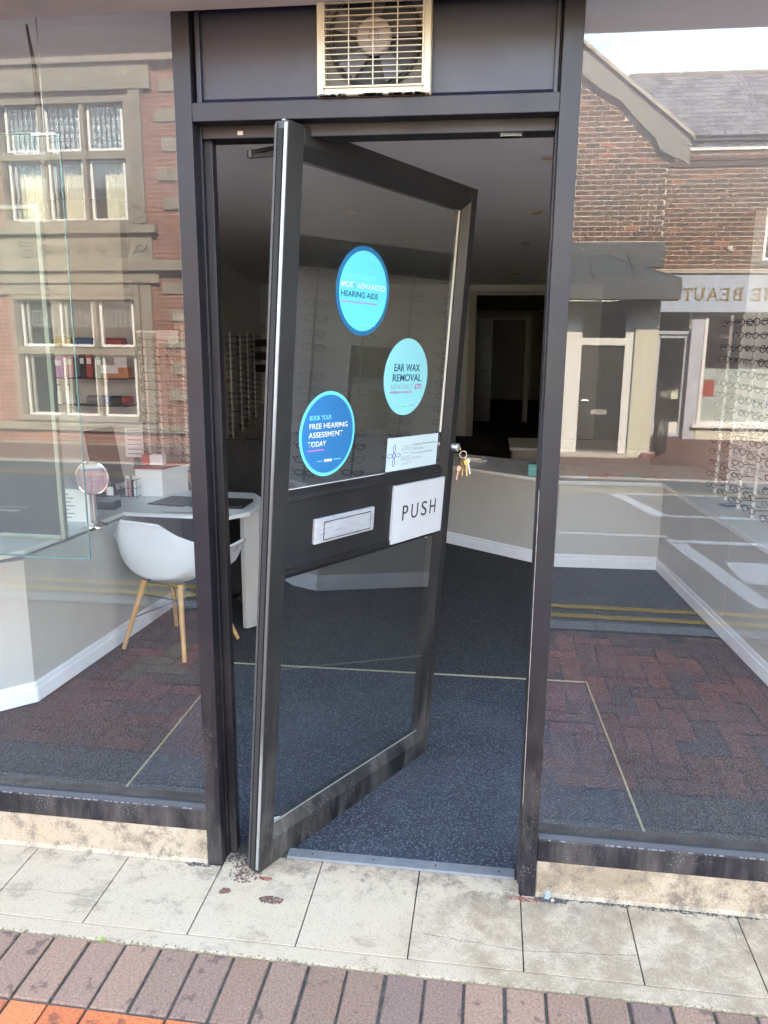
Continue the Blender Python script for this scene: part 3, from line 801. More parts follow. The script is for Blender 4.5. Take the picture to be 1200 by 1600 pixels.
closer = thing('door_closer_arm', 'black folded closer arm beside the top corner of the door', 'door closer', (-.62, .1, 2.13))
put('arm', MB().tube([(-.672, .10, 2.133), (-.60, .13, 2.152), (-.50, .17, 2.170)], .0065, 8), 'blackplastic', closer)
put('arm', MB().tube([(-.672, .10, 2.124), (-.60, .10, 2.128), (-.50, .11, 2.136)], .0065, 8), 'blackplastic', closer)
put('joint', MB().lathe([(.009, -.008), (.009, .010)], (-.672, .10, 2.129), 12), 'blackplastic', closer)
put('bracket', MB().box(-.53, -.49, .11, .17, 2.12, 2.1575), 'blackplastic', closer, bevel=.003)

# ------------------------------------------------------------------ interior shell
struct('carpet_floor', MB().box(-4.4, 2.8, .112, 20, -.12, -.006), 'carpet')
mat_t = thing('entrance_mat', 'blue grey looped entrance mat with brass edging inside the door', 'doormat', (-.35, .8, 0))
put('mat_pile', MB().add([(-1.292, .112, -.002), (.585, .112, -.002), (.512, 1.585, -.002), (-1.292, 1.545, -.002), (-1.292, .112, -.008), (.585, .112, -.008), (.512, 1.585, -.008), (-1.292, 1.545, -.008)],
    [(0, 1, 2, 3), (7, 6, 5, 4), (0, 4, 5, 1), (1, 5, 6, 2), (2, 6, 7, 3), (3, 7, 4, 0)]), 'mat', mat_t)
def edge(a, b, wd=.008):
    L_ = math.hypot(b[0] - a[0], b[1] - a[1]); nx, ny = -(b[1] - a[1]) / L_ * wd / 2, (b[0] - a[0]) / L_ * wd / 2
    put('edging_strip', MB().prism([(a[0] + nx, a[1] + ny), (b[0] + nx, b[1] + ny), (b[0] - nx, b[1] - ny), (a[0] - nx, a[1] - ny)], -.008, .003, 'z'), 'brass', mat_t)
edge((-1.296, .115), (-1.296, 1.55)); edge((-1.296, 1.549), (.515, 1.59)); edge((.5145, 1.585), (.587, .115))
struct('ceiling', MB().box(-4.4, 2.8, .092, 11.55, 2.501, 2.56), 'ceil')
# walls
struct('left_end_wall', MB().box(-4.5, -4.4, .06, 3.0, -.1, 2.56), 'wall')
struct('left_front_wall', MB().box(-4.5, -2.43, 3.0, 3.1, -.1, 2.56), 'wallpink')
def oblique_wall(a, b, th, z0, z1):
    L_ = math.hypot(b[0] - a[0], b[1] - a[1]); nx, ny = -(b[1] - a[1]) / L_ * th, (b[0] - a[0]) / L_ * th
    return MB().prism([a, b, (b[0] + nx, b[1] + ny), (a[0] + nx, a[1] + ny)], z0, z1, 'z')
struct('left_wall', oblique_wall((-2.43, 3.1), (-4.0, 11.5), .1, -.1, 2.56), 'wall')
struct('right_wall', MB().box(1.72, 1.82, 3.9, 11.5, -.1, 2.56), 'wall')
struct('right_front_wall', MB().box(1.72, 2.9, 3.8, 3.9, -.1, 2.56), 'wall')
struct('right_end_wall', MB().box(2.8, 2.9, .06, 3.8, -.1, 2.56), 'wall')
# back wall with the opening to the rear room
mb = MB(); mb.box(-4.4, -.36, 11.5, 11.62, -.1, 2.56); mb.box(.84, 1.8, 11.5, 11.62, -.1, 2.56); mb.box(-.36, .84, 11.5, 11.62, 2.34, 2.56)
struct('back_wall', mb, 'wall')
arch = thing('doorway_trim', 'pale trim around the dark opening in the back wall', 'door frame', (.24, 11.5, 0))
put('side_trim', MB().box(-.42, -.30, 11.44, 11.5, 0, 2.40), 'wallpink', arch); put('side_trim', MB().box(.80, .90, 11.44, 11.5, 0, 2.40), 'wallpink', arch)
put('head_trim', MB().box(-.30, .80, 11.44, 11.5, 2.33, 2.40), 'wallpink', arch)
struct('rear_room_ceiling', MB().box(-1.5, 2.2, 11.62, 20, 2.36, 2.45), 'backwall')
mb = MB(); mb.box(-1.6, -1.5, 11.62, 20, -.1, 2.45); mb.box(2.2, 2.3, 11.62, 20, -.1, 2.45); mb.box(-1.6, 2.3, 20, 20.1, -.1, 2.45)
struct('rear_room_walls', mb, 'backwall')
rd = thing('inner_door', 'dark inner door standing ajar in the unlit rear room', 'door', (0, 14, 0))
put('door_leaf', MB().box(-.42, -.02, 14, 14.05, 0, 2.0), 'blackplastic', rd); put('frame', MB().box(-.5, -.42, 13.98, 14.08, 0, 2.05), 'backwall', rd)
put('frame', MB().box(.62, .72, 13.98, 14.08, 0, 2.05), 'backwall', rd); put('frame', MB().box(-.42, .62, 13.98, 14.08, 2.0, 2.06), 'backwall', rd)
put('door_handle', MB().tube([(-.1, 13.95, 1.0), (-.2, 13.95, 1.0)], .012), 'chrome', rd)
# downlights
k = 0
dl_lab = {0: 'second downlight inside, to the right of the door', 1: 'downlight in the middle of the right hand row', 2: 'downlight third along the right hand row', 3: 'farthest downlight above the rear opening', 4: 'first downlight above the right window beside the sky reflection', 5: 'downlight seen through the top corner of the open door glass', 6: 'downlight seen in the middle of the door glass above the stickers', 7: 'farthest downlight on the left row'}
for i, (x, y) in enumerate([(.243, 2.05), (.259, 3.75), (.26, 5.6), (.26, 9.2), (.264, .505), (-.932, 2.054), (-1.029, 3.67), (-1.03, 5.5), (1.35, .6), (-2.4, .9)]):
    d = thing('downlight', dl_lab.get(i, ('unlit recessed downlight over the right display wall', 'unlit recessed downlight over the left desk')[i - 8] if i > 7 else ''), 'downlight', (x, y, 2.5), 'recessed ceiling downlights')
    put('trim_ring', MB().ring((0, 0, -.001), .040, .0075, 28, 8, 'z'), 'cream', d, local=True)
    put('lamp_lens', MB().lathe([(.034, .0), (.030, -.004), (.012, -.0045)], (0, 0, 0), 24), simple('lamp_glass', (.75, .70, .58), .15), d, local=True)

# ------------------------------------------------------------------ low cabinets with skirting
def cabinet(name, label, path, ztop, back, seams=True, top=True, group=None):
    """path: plan line of the front faces, back: polygon points closing the worktop"""
    t = thing(name, label, 'cabinet', (path[0][0], path[0][1], 0), group)
    for a, b in zip(path[:-1], path[1:]):
        L_ = math.hypot(b[0] - a[0], b[1] - a[1]); ux, uy = (b[0] - a[0]) / L_, (b[1] - a[1]) / L_; nx, ny = -uy, ux
        n = max(1, round(L_ / .62)) if seams else 1
        for k in range(n):
            s0, s1 = L_ * k / n + (.0015 if k else 0), L_ * (k + 1) / n - (.0015 if k < n - 1 else 0)
            pts = [(a[0] + ux * s0, a[1] + uy * s0), (a[0] + ux * s1, a[1] + uy * s1), (a[0] + ux * s1 + nx * .02, a[1] + uy * s1 + ny * .02), (a[0] + ux * s0 + nx * .02, a[1] + uy * s0 + ny * .02)]
            put('panel', MB().prism(pts, 0, ztop - .031, 'z'), 'panel', t, bevel=.001, seg=1)
        for (h0, h1, d) in ((0, .068, .014), (.068, .098, .009)):
            e = d * .5
            pts = [(a[0] - ux * e * .6 - nx * d, a[1] - uy * e * .6 - ny * d), (b[0] + ux * e * .6 - nx * d, b[1] + uy * e * .6 - ny * d), (b[0] - nx * .0004, b[1] - ny * .0004), (a[0] - nx * .0004, a[1] - ny * .0004)]
            put('skirting', MB().prism(pts, h0, h1 - .0005, 'z'), 'whitetrim', t, bevel=.003)
    return t
# left: desk counter
lc = cabinet('left_cabinet', 'pale grey panelled cabinet under the left window desk', [(-1.90, 2.62), (-2.02, .99), (-2.13, .88), (-3.0, .62)][::-1], .705, None)
# right: long counter running round the room
rc = cabinet('right_cabinet', 'long pale grey panelled counter with white skirting behind the right window', [(-.60, 4.40), (-.309, 4.187), (.344, 3.719), (.517, 3.627), (1.247, 3.664), (1.40, 1.70), (1.47, .99), (1.58, .88), (2.6, .70)], .65, None)
put('worktop', MB().prism([(-.62, 4.38), (-.32, 4.165), (.335, 3.70), (.51, 3.605), (1.228, 3.642), (1.38, 1.70), (1.45, .98), (1.57, .86), (2.78, .64), (2.78, 3.78), (1.70, 3.78), (1.70, 4.5), (.9, 4.45), (.62, 4.35), (-.3, 4.85), (-.62, 4.9)], .62, .65, 'z'), 'paneltop', rc, bevel=.004)
desk = thing('desk', 'pale grey desk with cut corner behind the left window', 'desk', (-1.7, 2.0, 0))
put('desk_top', MB().prism([(-3.0, .60), (-2.11, .925), (-2.045, 1.045), (-1.962, 1.853), (-1.38, 1.85), (-1.288, 1.97), (-1.288, 2.29), (-1.42, 2.50), (-1.95, 2.52), (-1.98, 2.92), (-3.0, 2.92)], .680, .705, 'z'), 'paneltop', desk, bevel=.006, seg=3)
put('leg_panel', MB().prism([(-1.372, 2.045), (-1.345, 2.035), (-1.285, 2.110), (-1.262, 2.45), (-1.30, 2.47), (-1.325, 2.13)], 0, .68, 'z'), 'panel', desk, bevel=.002)
put('modesty_panel', MB().prism([(-1.90, 2.50), (-1.42, 2.475), (-1.42, 2.495), (-1.90, 2.52)], .05, .68, 'z'), 'dark', desk)

# ------------------------------------------------------------------ white chair
ch = thing('armchair', 'white plastic tub chair on tapered wooden legs by the desk', 'chair', (-1.655, 1.765, 0))
def lerp(a, b, t): return a + (b - a) * t
def interp(tab, t):
    for (t0, v0), (t1, v1) in zip(tab[:-1], tab[1:]):
        if t <= t1:
            f = (t - t0) / (t1 - t0); f = f * f * (3 - 2 * f)
            return tuple(lerp(a, b, f) for a, b in zip(v0, v1))
    return tab[-1][1]
CT = [(0, (.235, .395)), (.12, (.215, .410)), (.35, (.08, .385)), (.55, (-.08, .375)), (.70, (-.175, .415)), (.82, (-.215, .53)), (1, (-.255, .735))]
RT = [(0, (.185, .235, .400)), (.14, (.245, .225, .455)), (.28, (.300, .175, .590)), (.42, (.322, .08, .628)), (.58, (.305, -.03, .612)), (.74, (.248, -.125, .618)), (.88, (.188, -.200, .672)), (1, (.118, -.252, .732))]
def shell(u, v):
    s_ = u * 2 - 1; t = v
    cyy, cz = interp(CT, t); rx, ryy, rz = interp(RT, t)
    a = abs(s_); ph = a * math.pi / 2
    f = 1 - math.cos(ph) ** .95 if a < 1 else 1
    g = math.sin(ph) ** .92 if a > 0 else 0
    if t > .88: g = lerp(g, a, (t - .88) / .12 * .8); f = lerp(f, a * a, (t - .88) / .12 * .8)
    x = rx * g * (1 if s_ >= 0 else -1); y = lerp(cyy, ryy, f); z = lerp(cz, rz, f)
    if a > .80 and .15 < t < .85:                       # rolled arm edge
        k_ = ((a - .80) / .20) ** 1.8 * math.sin((t - .15) / .7 * math.pi); x += .085 * k_ * (1 if s_ >= 0 else -1); z -= .012 * k_ * k_
    return (x, y, z)
put('seat_shell', MB().grid(shell, 32, 28), 'shellwhite', ch, local=True, solid=.008, sub=1)
legs = [(-.21, -.185), (.20, -.20), (-.175, .215), (.262, .195)]
tops = [(-.115, -.10), (.115, -.10), (-.115, .12), (.115, .12)]
for (fx, fy), (tx, ty) in zip(legs, tops):
    put('leg', MB().tube([(fx, fy, 0), (lerp(fx, tx, .5), lerp(fy, ty, .5), .19), (tx, ty, .375)], .011, 12, .0165), 'wood', ch, local=True)
def lp3(i, t): return (lerp(legs[i][0], tops[i][0], t), lerp(legs[i][1], tops[i][1], t), .375 * t)
for i, j in ((0, 3), (1, 2)):
    put('cross_brace', MB().tube([lp3(i, .45), lp3(j, .8)], .003, 6), 'blackplastic', ch, local=True); put('cross_brace', MB().tube([lp3(i, .8), lp3(j, .45)], .003, 6), 'blackplastic', ch, local=True)
put('seat_mount', MB().tube([tops[0] + (.365,), tops[1] + (.365,), tops[3] + (.365,), tops[2] + (.365,), tops[0] + (.365,)], .005, 6), 'blackplastic', ch, local=True)
ch.rotation_euler = (0, 0, rad(-16)); 
# black office chair
oc = thing('office_chair', 'black high backed office chair behind the desk', 'chair', (-1.60, 2.85, 0))
put('backrest', MB().grid(lambda u, v: (.19 * math.sin((u - .5) * math.pi) * (1 - .15 * max(0, v - .8) ** .5), .02 + .06 * math.cos((u - .5) * math.pi), .53 + .45 * v - .035 * (abs(u - .5) * 2) ** 3 * v), 14, 10), 'fabric', oc, local=True, solid=.05, sub=1)
put('seat', MB().box(-.24, .24, -.36, .06, .40, .48), 'fabric', oc, bevel=.03, seg=4, local=True)
put('column', MB().lathe([(.03, .1), (.03, .42)], (0, -.12, 0), 12), 'blackplastic', oc, local=True)
for k in range(5):
    a = k * 1.2566
    put('base_arm', MB().tube([(0, -.12, .11), (.27 * math.cos(a), -.12 + .27 * math.sin(a), .06)], .02, 8, .014), 'blackplastic', oc, local=True)
    put('castor', MB().lathe([(.024, -.014), (.024, .014)], (.27 * math.cos(a), -.12 + .27 * math.sin(a), .0251), 10, 'y'), 'blackplastic', oc, local=True)

# ------------------------------------------------------------------ things on the left desk
ZT = .7055
mi = thing('makeup_mirror', 'round chrome mirror on a stand on the desk', 'mirror', (-1.955, 1.53, ZT))
put('stand_base', MB().lathe([(.058, .0), (.056, .005), (.02, .010), (.009, .016)], (0, 0, 0), 28), 'chrome', mi, local=True)
put('stem', MB().tube([(0, 0, .012), (0, 0, .165)], .011, 12), 'chrome', mi, local=True)
put('rim', MB().ring((0, 0, .245), .078, .0042, 40, 8, 'y', .084), 'chrome', mi, local=True)
put('looking_glass', MB().disc((0, .245), .076, -.002, .002, 40, .082), 'mirror', mi, local=True)
mi.rotation_euler = (rad(3), 0, rad(14))
pb = thing('card_box', 'white printed card box left of the round mirror', 'box', (-2.085, 1.62, ZT))
put('carton', MB().box(-.07, .07, -.03, .03, 0, .17), 'paper', pb, bevel=.002, local=True)
for k in range(7):
    put('printed_line', MB().box(-.062, -.062 + (.03, .045, .02, .05)[k % 4], -.0312, -.030, .02 + .02 * k, .026 + .02 * k), 'inkgrey', pb, local=True)
mo = thing('monitor', 'dark brown backed monitor turned towards the street', 'monitor', (-2.25, 2.3, ZT))
o = put('screen', MB().box(-.085, .085, -.012, .012, .06, .40), simple('brown_plastic', (.045, .024, .019), .7), mo, bevel=.004, local=True)
put('stand', MB().box(-.03, .03, .0, .03, .0, .12), 'blackplastic', mo, local=True); put('foot', MB().box(-.11, .11, -.07, .08, 0, .012), 'blackplastic', mo, bevel=.003, local=True)
mo.rotation_euler = (rad(-4), rad(-7), rad(35))
tg = thing('swing_tag', 'small white swing tag hanging on the dark stand', 'tag', (-2.14, 2.06, .78))
put('tag_card', MB().box(-.02, .02, -.001, .001, -.03, .02), 'paper', tg, local=True); put('tag_string', MB().tube([(0, 0, .02), (.004, .004, .045)], .0008, 5), 'paper', tg, local=True)
put_ = thing('card_reader', 'grey block shaped card reader below the monitor', 'card reader', (-2.10, 1.92, ZT))
put('body', MB().box(-.075, .075, -.04, .04, 0, .045), 'blackplastic', put_, bevel=.006, local=True); put('top_pad', MB().box(-.06, .06, -.03, .03, .045, .048), 'rodgrey', put_, local=True)
og = thing('wire_organiser', 'black wire organiser holding small bottles', 'organiser', (-2.10, 2.25, ZT))
for z_ in (.01, .06, .11):
    put('wire_hoop', MB().tube([(-.05, -.04, z_), (.05, -.04, z_), (.05, .04, z_), (-.05, .04, z_), (-.05, -.04, z_)], .0018, 5), 'blackplastic', og, local=True)
for x_, y_ in ((-.05, -.04), (.05, -.04), (.05, .04), (-.05, .04), (0, -.04)):
    put('upright_wire', MB().tube([(x_, y_, 0), (x_, y_, .115)], .0018, 5), 'blackplastic', og, local=True)
for k, (x_, y_, m_) in enumerate(((-.025, 0, 'paper'), (.01, .01, 'dark'), (.032, -.01, 'paper'), (-.005, -.02, 'pink'))):
    b = thing('small_bottle', ('white capped small bottle left in the wire organiser', 'black small bottle in the middle of the wire organiser', 'white small bottle right in the wire organiser', 'pink small bottle at the front of the wire organiser')[k], 'bottle', (-2.10 + x_, 2.25 + y_, ZT + .002), 'bottles in the wire organiser')
    put('bottle_body', MB().lathe([(.012, 0), (.012, .09), (.006, .10)], (0, 0, 0), 12), m_, b, local=True); put('cap', MB().lathe([(.007, .10), (.007, .125)], (0, 0, 0), 10), 'paper', b, local=True)
wb = thing('white_carton', 'open white carton with red lid edge on the desk', 'box', (-1.98, 2.37, ZT))
put('carton', MB().prism([(-.10, -.10), (.06, -.085), (.135, .13), (-.03, .14)], 0, .165, 'z'), 'paper', wb, bevel=.002, local=True)
put('lid', MB().prism([(-.108, -.108), (.066, -.092), (.142, .136), (-.036, .146)], .165, .176, 'z'), 'red', wb, bevel=.002, local=True)
pk = thing('small_packet', 'red and white small packet lying on the carton', 'packet', (-2.02, 2.40, ZT + .1762))
put('packet_body', MB().box(-.06, -.01, -.03, .03, 0, .06), 'red', pk, bevel=.002, local=True); put('packet_end', MB().box(-.01, .07, -.03, .03, 0, .06), 'paper', pk, bevel=.002, local=True)
yp = thing('yellow_pack', 'black and yellow pack standing right of the white carton', 'packet', (-1.85, 2.66, ZT))
put('pack_lower', MB().box(-.035, .035, -.02, .02, 0, .035), 'paper', yp, local=True); put('pack_middle', MB().box(-.035, .035, -.02, .02, .0352, .08), 'yellow', yp, local=True); put('pack_upper', MB().box(-.035, .035, -.02, .02, .0802, .13), 'dark', yp, local=True)
kb = thing('desk_blotter', 'black desk pad lying on the pale desk', 'desk pad', (-1.75, 2.16, ZT))
put('pad', MB().prism([(-.17, -.10), (.05, -.13), (.10, -.05), (.09, .12), (-.12, .14)], 0, .006, 'z'), 'blackplastic', kb, bevel=.002, local=True)
lpth = thing('closed_laptop', 'closed black laptop on the desk behind the frame post', 'laptop', (-1.50, 2.14, ZT))
put('lower_half', MB().box(-.16, .15, -.11, .10, 0, .010), 'blackplastic', lpth, bevel=.003, local=True); put('lid', MB().box(-.16, .15, -.11, .10, .0105, .018), 'dark', lpth, bevel=.003, local=True)
for k, (x_, y_, a) in enumerate(((-1.66, 1.96, .1), (-1.45, 1.95, -.15))):
    s_ = thing('paper_sheet', ('printed sheet on the desk in front of the desk pad', 'printed sheet on the desk near its cut corner')[k], 'sheet', (x_, y_, ZT), 'sheets on the desk')
    put('sheet', MB().box(-.10, .10, -.07, .07, 0, .0008), 'paper', s_, local=True)
    put('clip_bar', MB().box(-.10, .10, -.073, -.068, .0009, .002), 'dark', s_, local=True); s_.rotation_euler = (0, 0, a)
lf = thing('white_leaflet', 'white leaflet lying at the lower left on the desk', 'leaflet', (-2.20, 1.02, ZT))
put('cover', MB().box(-.09, .09, -.05, .05, 0, .003), 'paper', lf, local=True); put('print', MB().box(-.08, .03, -.04, -.01, .0031, .0036), 'blue', lf, local=True)

# wall shelves, left
sh = thing('wall_shelves', 'white wall shelves with cases and booklets behind the left window', 'shelves', (-2.64, 2.9, 1.1))
put('back_board', MB().box(-2.93, -2.36, 2.96, 2.985, 1.03, 1.86), simple('shelf_board_grey', (.50, .50, .48), .7), sh, bevel=.002)
for z_ in (1.185, 1.362, 1.56):
    put('shelf', MB().box(-2.93, -2.36, 2.80, 2.96, z_, z_ + .006), 'dark', sh)
items = [(-2.86, 1.368, .07, .13, 'inkpurple', 'violet'), (-2.78, 1.368, .06, .14, 'pink', 'pink'), (-2.69, 1.368, .04, .15, 'dark', 'black'), (-2.64, 1.368, .045, .15, 'red', 'red'), (-2.57, 1.368, .035, .14, 'teal', 'green')]
for x_, z_, w_, h_, m_, nm in items:
    o = thing('booklet', nm + ' booklet standing on the middle wall shelf', 'booklet', (x_, 2.88, z_), 'booklets on the wall shelf')
    put('cover', MB().box(-w_ / 2, w_ / 2, -.008, .008, 0, h_), m_, o, local=True, bevel=.001); put('title_block', MB().box(-w_ / 3, w_ / 3, -.0088, -.008, h_ * .6, h_ * .85), 'paper', o, local=True)
for x_, z_, w_, m_, lab in ((-2.53, 1.191, .07, 'blue', 'dark blue glasses case on the lowest wall shelf'), (-2.455, 1.191, .075, 'dark', 'black glasses case on the lowest wall shelf'), (-2.62, 1.191, .08, 'rodgrey', 'grey blue glasses case on the lowest wall shelf'), (-2.385, 1.191, .06, 'red', 'red glasses case on the lowest wall shelf'), (-2.80, 1.566, .12, 'yellow', 'yellow case on the top wall shelf'), (-2.66, 1.566, .12, 'blue', 'blue case on the top wall shelf'), (-2.44, 1.566, .12, 'red', 'red case on the top wall shelf')):
    o = thing('glasses_case', lab, 'glasses case', (x_, 2.87, z_), 'cases on the wall shelves')
    put('case_body', MB().tube([(-w_ / 2, 0, .032), (w_ / 2, 0, .032)], .03, 14), m_, o, local=True); put('hinge_seam', MB().box(-w_ / 2, w_ / 2, -.0312, -.0295, .031, .033), 'dark', o, local=True)
ob = thing('orange_carton', 'long orange carton with white cards on the middle wall shelf', 'box', (-2.45, 2.88, 1.368))
put('carton', MB().box(-.09, .09, -.03, .03, 0, .07), 'orange', ob, local=True); put('card', MB().box(-.10, .02, -.033, -.030, .03, .085), 'paper', ob, local=True); put('card', MB().box(0, .085, -.036, -.033, .07, .135), 'paper', ob, local=True)
for k in range(2):
    o = thing('spray_bottle', ('white spray bottle left on the lowest wall shelf', 'white spray bottle second on the lowest wall shelf')[k], 'bottle', (-2.87 + .07 * k, 2.88, 1.191), 'spray bottles on the wall shelf')
    put('bottle_body', MB().lathe([(.018, 0), (.018, .07), (.008, .09), (.008, .12)], (0, 0, 0), 14), 'paper', o, local=True); put('nozzle', MB().box(-.012, .006, -.006, .006, .12, .132), 'inkgrey', o, local=True)
rk = thing('leaflet_rack', 'small white slatted rack on the wall behind the monitor', 'rack', (-2.40, 2.97, .95))
put('rack_back', MB().box(-.07, .07, 0, .02, -.12, .12), 'whitetrim', rk, local=True)
for k in range(7): put('rack_slat', MB().box(-.05, .05, -.006, 0, -.10 + .032 * k, -.094 + .032 * k), 'rodgrey', rk, local=True)

# ------------------------------------------------------------------ poster frame and hanging glass in the left window
pf = thing('poster_frame', 'dark hanging poster panel with thin brass frame in the left window', 'poster frame', (-1.9, .21, 1.0))
put('panel', MB().box(-2.36, -1.364, .195, .205, 1.012, 2.010), simple('dark_glossy_board', (.055, .045, .038), .12), pf)
fb = MB(); sq_ring(fb, -2.376, -1.349, .998, 2.024, .015, .188, .212)
put('frame_moulding', fb, simple('old_gold_moulding', (.20, .185, .145), .4, .3), pf, bevel=.003)
hg = thing('hanging_glass_panel', 'clear glass panel with green edges hanging in the left window', 'glass panel', (-1.6, .12, .962))
put('glass_sheet', MB().box(-2.2, -1.232, .116, .124, .962, 2.199), 'panelglass', hg)
put('glass_edge', MB().box(-1.2318, -1.2292, .1165, .1235, .961, 2.1995), 'glassedge', hg, bevel=.0008)
put('glass_edge', MB().box(-2.2, -1.232, .1155, .1245, .958, .9615), 'glassedge', hg)
put('glass_edge', MB().box(-2.2, -1.232, .1155, .1245, 2.1995, 2.2025), 'glassedge', hg)
put('cable', MB().tube([(-1.272, .12, 2.5), (-1.274, .12, 2.2)], .0014, 6), 'rodgrey', hg)
put('clamp', MB().box(-1.31, -1.236, .112, .128, 2.192, 2.201), 'rodgrey', hg, bevel=.002)
hb = thing('hanging_blind_rod', 'black tapering rod hanging in the top of the left window', 'rod', (-1.298, .14, 2.28))
put('rod', MB().tube([(-1.312, .14, 2.475), (-1.300, .14, 2.38), (-1.296, .14, 2.275)], .0035, 8, .0085), 'dark', hb)
put('rod_tip', MB().lathe([(.004, 0), (.002, .012)], (-1.312, .14, 2.473), 8), 'dark', hb)

# ------------------------------------------------------------------ spectacles on rods
def specs_parts(w_=.132, h_=.036, r=.0019, folded=True):
    fr = MB()
    for s_ in (-1, 1):
        fr.ring((s_ * w_ * .255, 0, 0), w_ * .205, r, 16, 5, 'y', h_ / 2)
    fr.tube([(-w_ * .06, -.001, .006), (0, -.003, .009), (w_ * .06, -.001, .006)], r * .9, 5)
    tl = MB().tube([(-w_ * .47, 0, .006), (-w_ * .52, .004, .007), (-w_ * .53, .085, .004), (-w_ * .50, .118, -.012)], r * .9, 5)
    tr = MB().tube([(w_ * .47, 0, .006), (w_ * .52, .004, .007), (w_ * .53, .085, .004), (w_ * .50, .118, -.012)], r * .9, 5)
    ln = MB()
    for s_ in (-1, 1): ln.disc((s_ * w_ * .255, 0), w_ * .195, -.0006, .0006, 16, h_ / 2 * .94)
    return fr, tl, tr, ln
SP = {}
for m_ in ('specs_dark', 'specs_brown', 'specs_blue', 'specs_metal'):
    for vv in range(2):
        fr, tl, tr, ln = specs_parts(.130 + .006 * vv, .032 + .008 * vv, .0028 if m_ != 'specs_metal' else .0016)
        SP[(m_, vv)] = (fr.mesh('front', m_), tl.mesh('temple', m_), tr.mesh('temple', m_), ln.mesh('lenses', 'lens'))
names = {'specs_dark': 'black', 'specs_brown': 'brown', 'specs_blue': 'dark blue', 'specs_metal': 'thin metal'}
ordn = ['first', 'second', 'third', 'fourth', 'fifth', 'sixth', 'seventh', 'eighth', 'ninth', 'tenth', 'eleventh', 'twelfth', 'thirteenth', 'fourteenth', 'fifteenth', 'sixteenth', 'seventeenth', 'eighteenth', 'nineteenth', 'twentieth']
def rod_column(x, y, z0, z1, n, ang, where, group, rodm='acrylic', r=.008, gap=.02, skip=.04):
    """vertical rod with n pairs of glasses; ang = direction the fronts face (rotation about z)"""
    t = thing('display_rod', 'slim upright display rod, ' + where, 'display rod', (x, y, z0), group + ' rods')
    put('rod', MB().tube([(0, 0, 0), (0, 0, z1 - z0)], r, 10), rodm, t, local=True)
    peg = MB().box(-.003, .003, -gap - .01, 0, -.0025, .0025)
    pm = peg.mesh('peg', rodm)
    for k in range(n):
        z = z1 - .05 - (z1 - z0 - .10) * k / (n - 1)
        inst('peg', pm, t, (0, 0, z - z0 - .012), ang)
        if random.random() < skip: continue
        m_ = random.choice(['specs_dark', 'specs_dark', 'specs_dark', 'specs_brown', 'specs_metal', 'specs_blue']); vv = random.randint(0, 1)
        g = thing('eyeglasses', '%s glasses, %s down the %s' % (names[m_], ordn[k], where), 'glasses', (x + math.sin(ang) * (gap + .008), y - math.cos(ang) * (gap + .008), z), group)
        g.rotation_euler = (random.uniform(-.06, .06), random.uniform(-.05, .05), ang + random.uniform(-.08, .08))
        F, A, B_, Ln = SP[(m_, vv)]
        for nm, me in (('front', F), ('temple', A), ('temple', B_), ('lenses', Ln)):
            inst(nm, me, g, (0, 0, 0))
# right window: row of rods on the right display wall
for k, (y, wh) in enumerate(((3.31, 'farthest rod in the right window'), (3.05, 'second farthest rod in the right window'), (2.79, 'third rod in the right window'), (2.53, 'fourth rod at the right picture edge'), (2.27, 'fifth rod back to front, right display'), (2.01, 'sixth rod back to front, right display'), (1.75, 'seventh rod back to front, right display'), (1.48, 'eighth rod back to front, right display'), (1.20, 'ninth rod back to front, right display'), (.905, 'nearest rod of the right display'))):
    rod_column(1.50 + max(0, (2.6 - y)) * .06, y, .655, 1.80 if y > 2 else 1.88, 15, rad(-76), wh, 'glasses on the right display', 'acrylic' if y > 2 else 'rodgrey', .0115 if y > 2 else .007)
db = thing('display_back_board', 'pale back board with a small mirror behind the near rods on the right', 'display panel', (1.78, 1.1, .65))
put('board', MB().box(1.76, 1.785, .42, 1.86, .652, 1.86), 'ceil', db, bevel=.002); put('head_box', MB().box(1.70, 1.79, .42, 1.86, 1.861, 2.02), 'blackplastic', db, bevel=.003)
put('looking_glass', MB().prism([(1.752, 1.20), (1.682, 1.46), (1.690, 1.462), (1.7595, 1.202)], .95, 1.44, 'z'), 'mirror', db); put('mirror_edge', MB().prism([(1.752, 1.192), (1.750, 1.199), (1.7595, 1.201), (1.7598, 1.192)], .945, 1.445, 'z'), 'whitetrim', db)
# left window rods
for k, (x, wh) in enumerate(((-2.275, 'leftmost rod in the left window'), (-2.185, 'second rod in the left window'), (-2.095, 'thick third rod under the notice card'), (-2.015, 'rod beside the left frame post'))):
    rod_column(x, 2.93, .706, 1.665 + (.05 if k == 3 else 0), 17, rad(-58), wh, 'glasses in the left window', 'acrylic' if k != 2 else 'rodgrey', .0075 if k != 2 else .012)
ldp = thing('left_display_panel', 'pale display panel behind the rods of the left window', 'display panel', (-2.1, 2.99, .7))
put('panel', MB().box(-2.34, -1.96, 2.97, 2.99, .706, 1.66), 'wallpink', ldp); put('top_cap', MB().box(-2.35, -1.95, 2.96, 3.0, 1.661, 1.675), 'whitetrim', ldp)
nc = thing('notice_card', 'small white printed notice card on top of the thick rod', 'notice', (-2.10, 2.90, 1.60))
put('card', MB().box(-.072, .072, -.002, .002, -.005, .078), 'paper', nc, local=True, bevel=.001)
for k, (t_, w_) in enumerate((('All frames', .07), ('available', .08), ('ask for help', .11), ('thank you', .10))):
    text_obj('lettering', t_, 'inkgrey', nc, ((-.05, -.0024, .060 - .018 * k), XD, UD), .010, w_, thick=.0003)
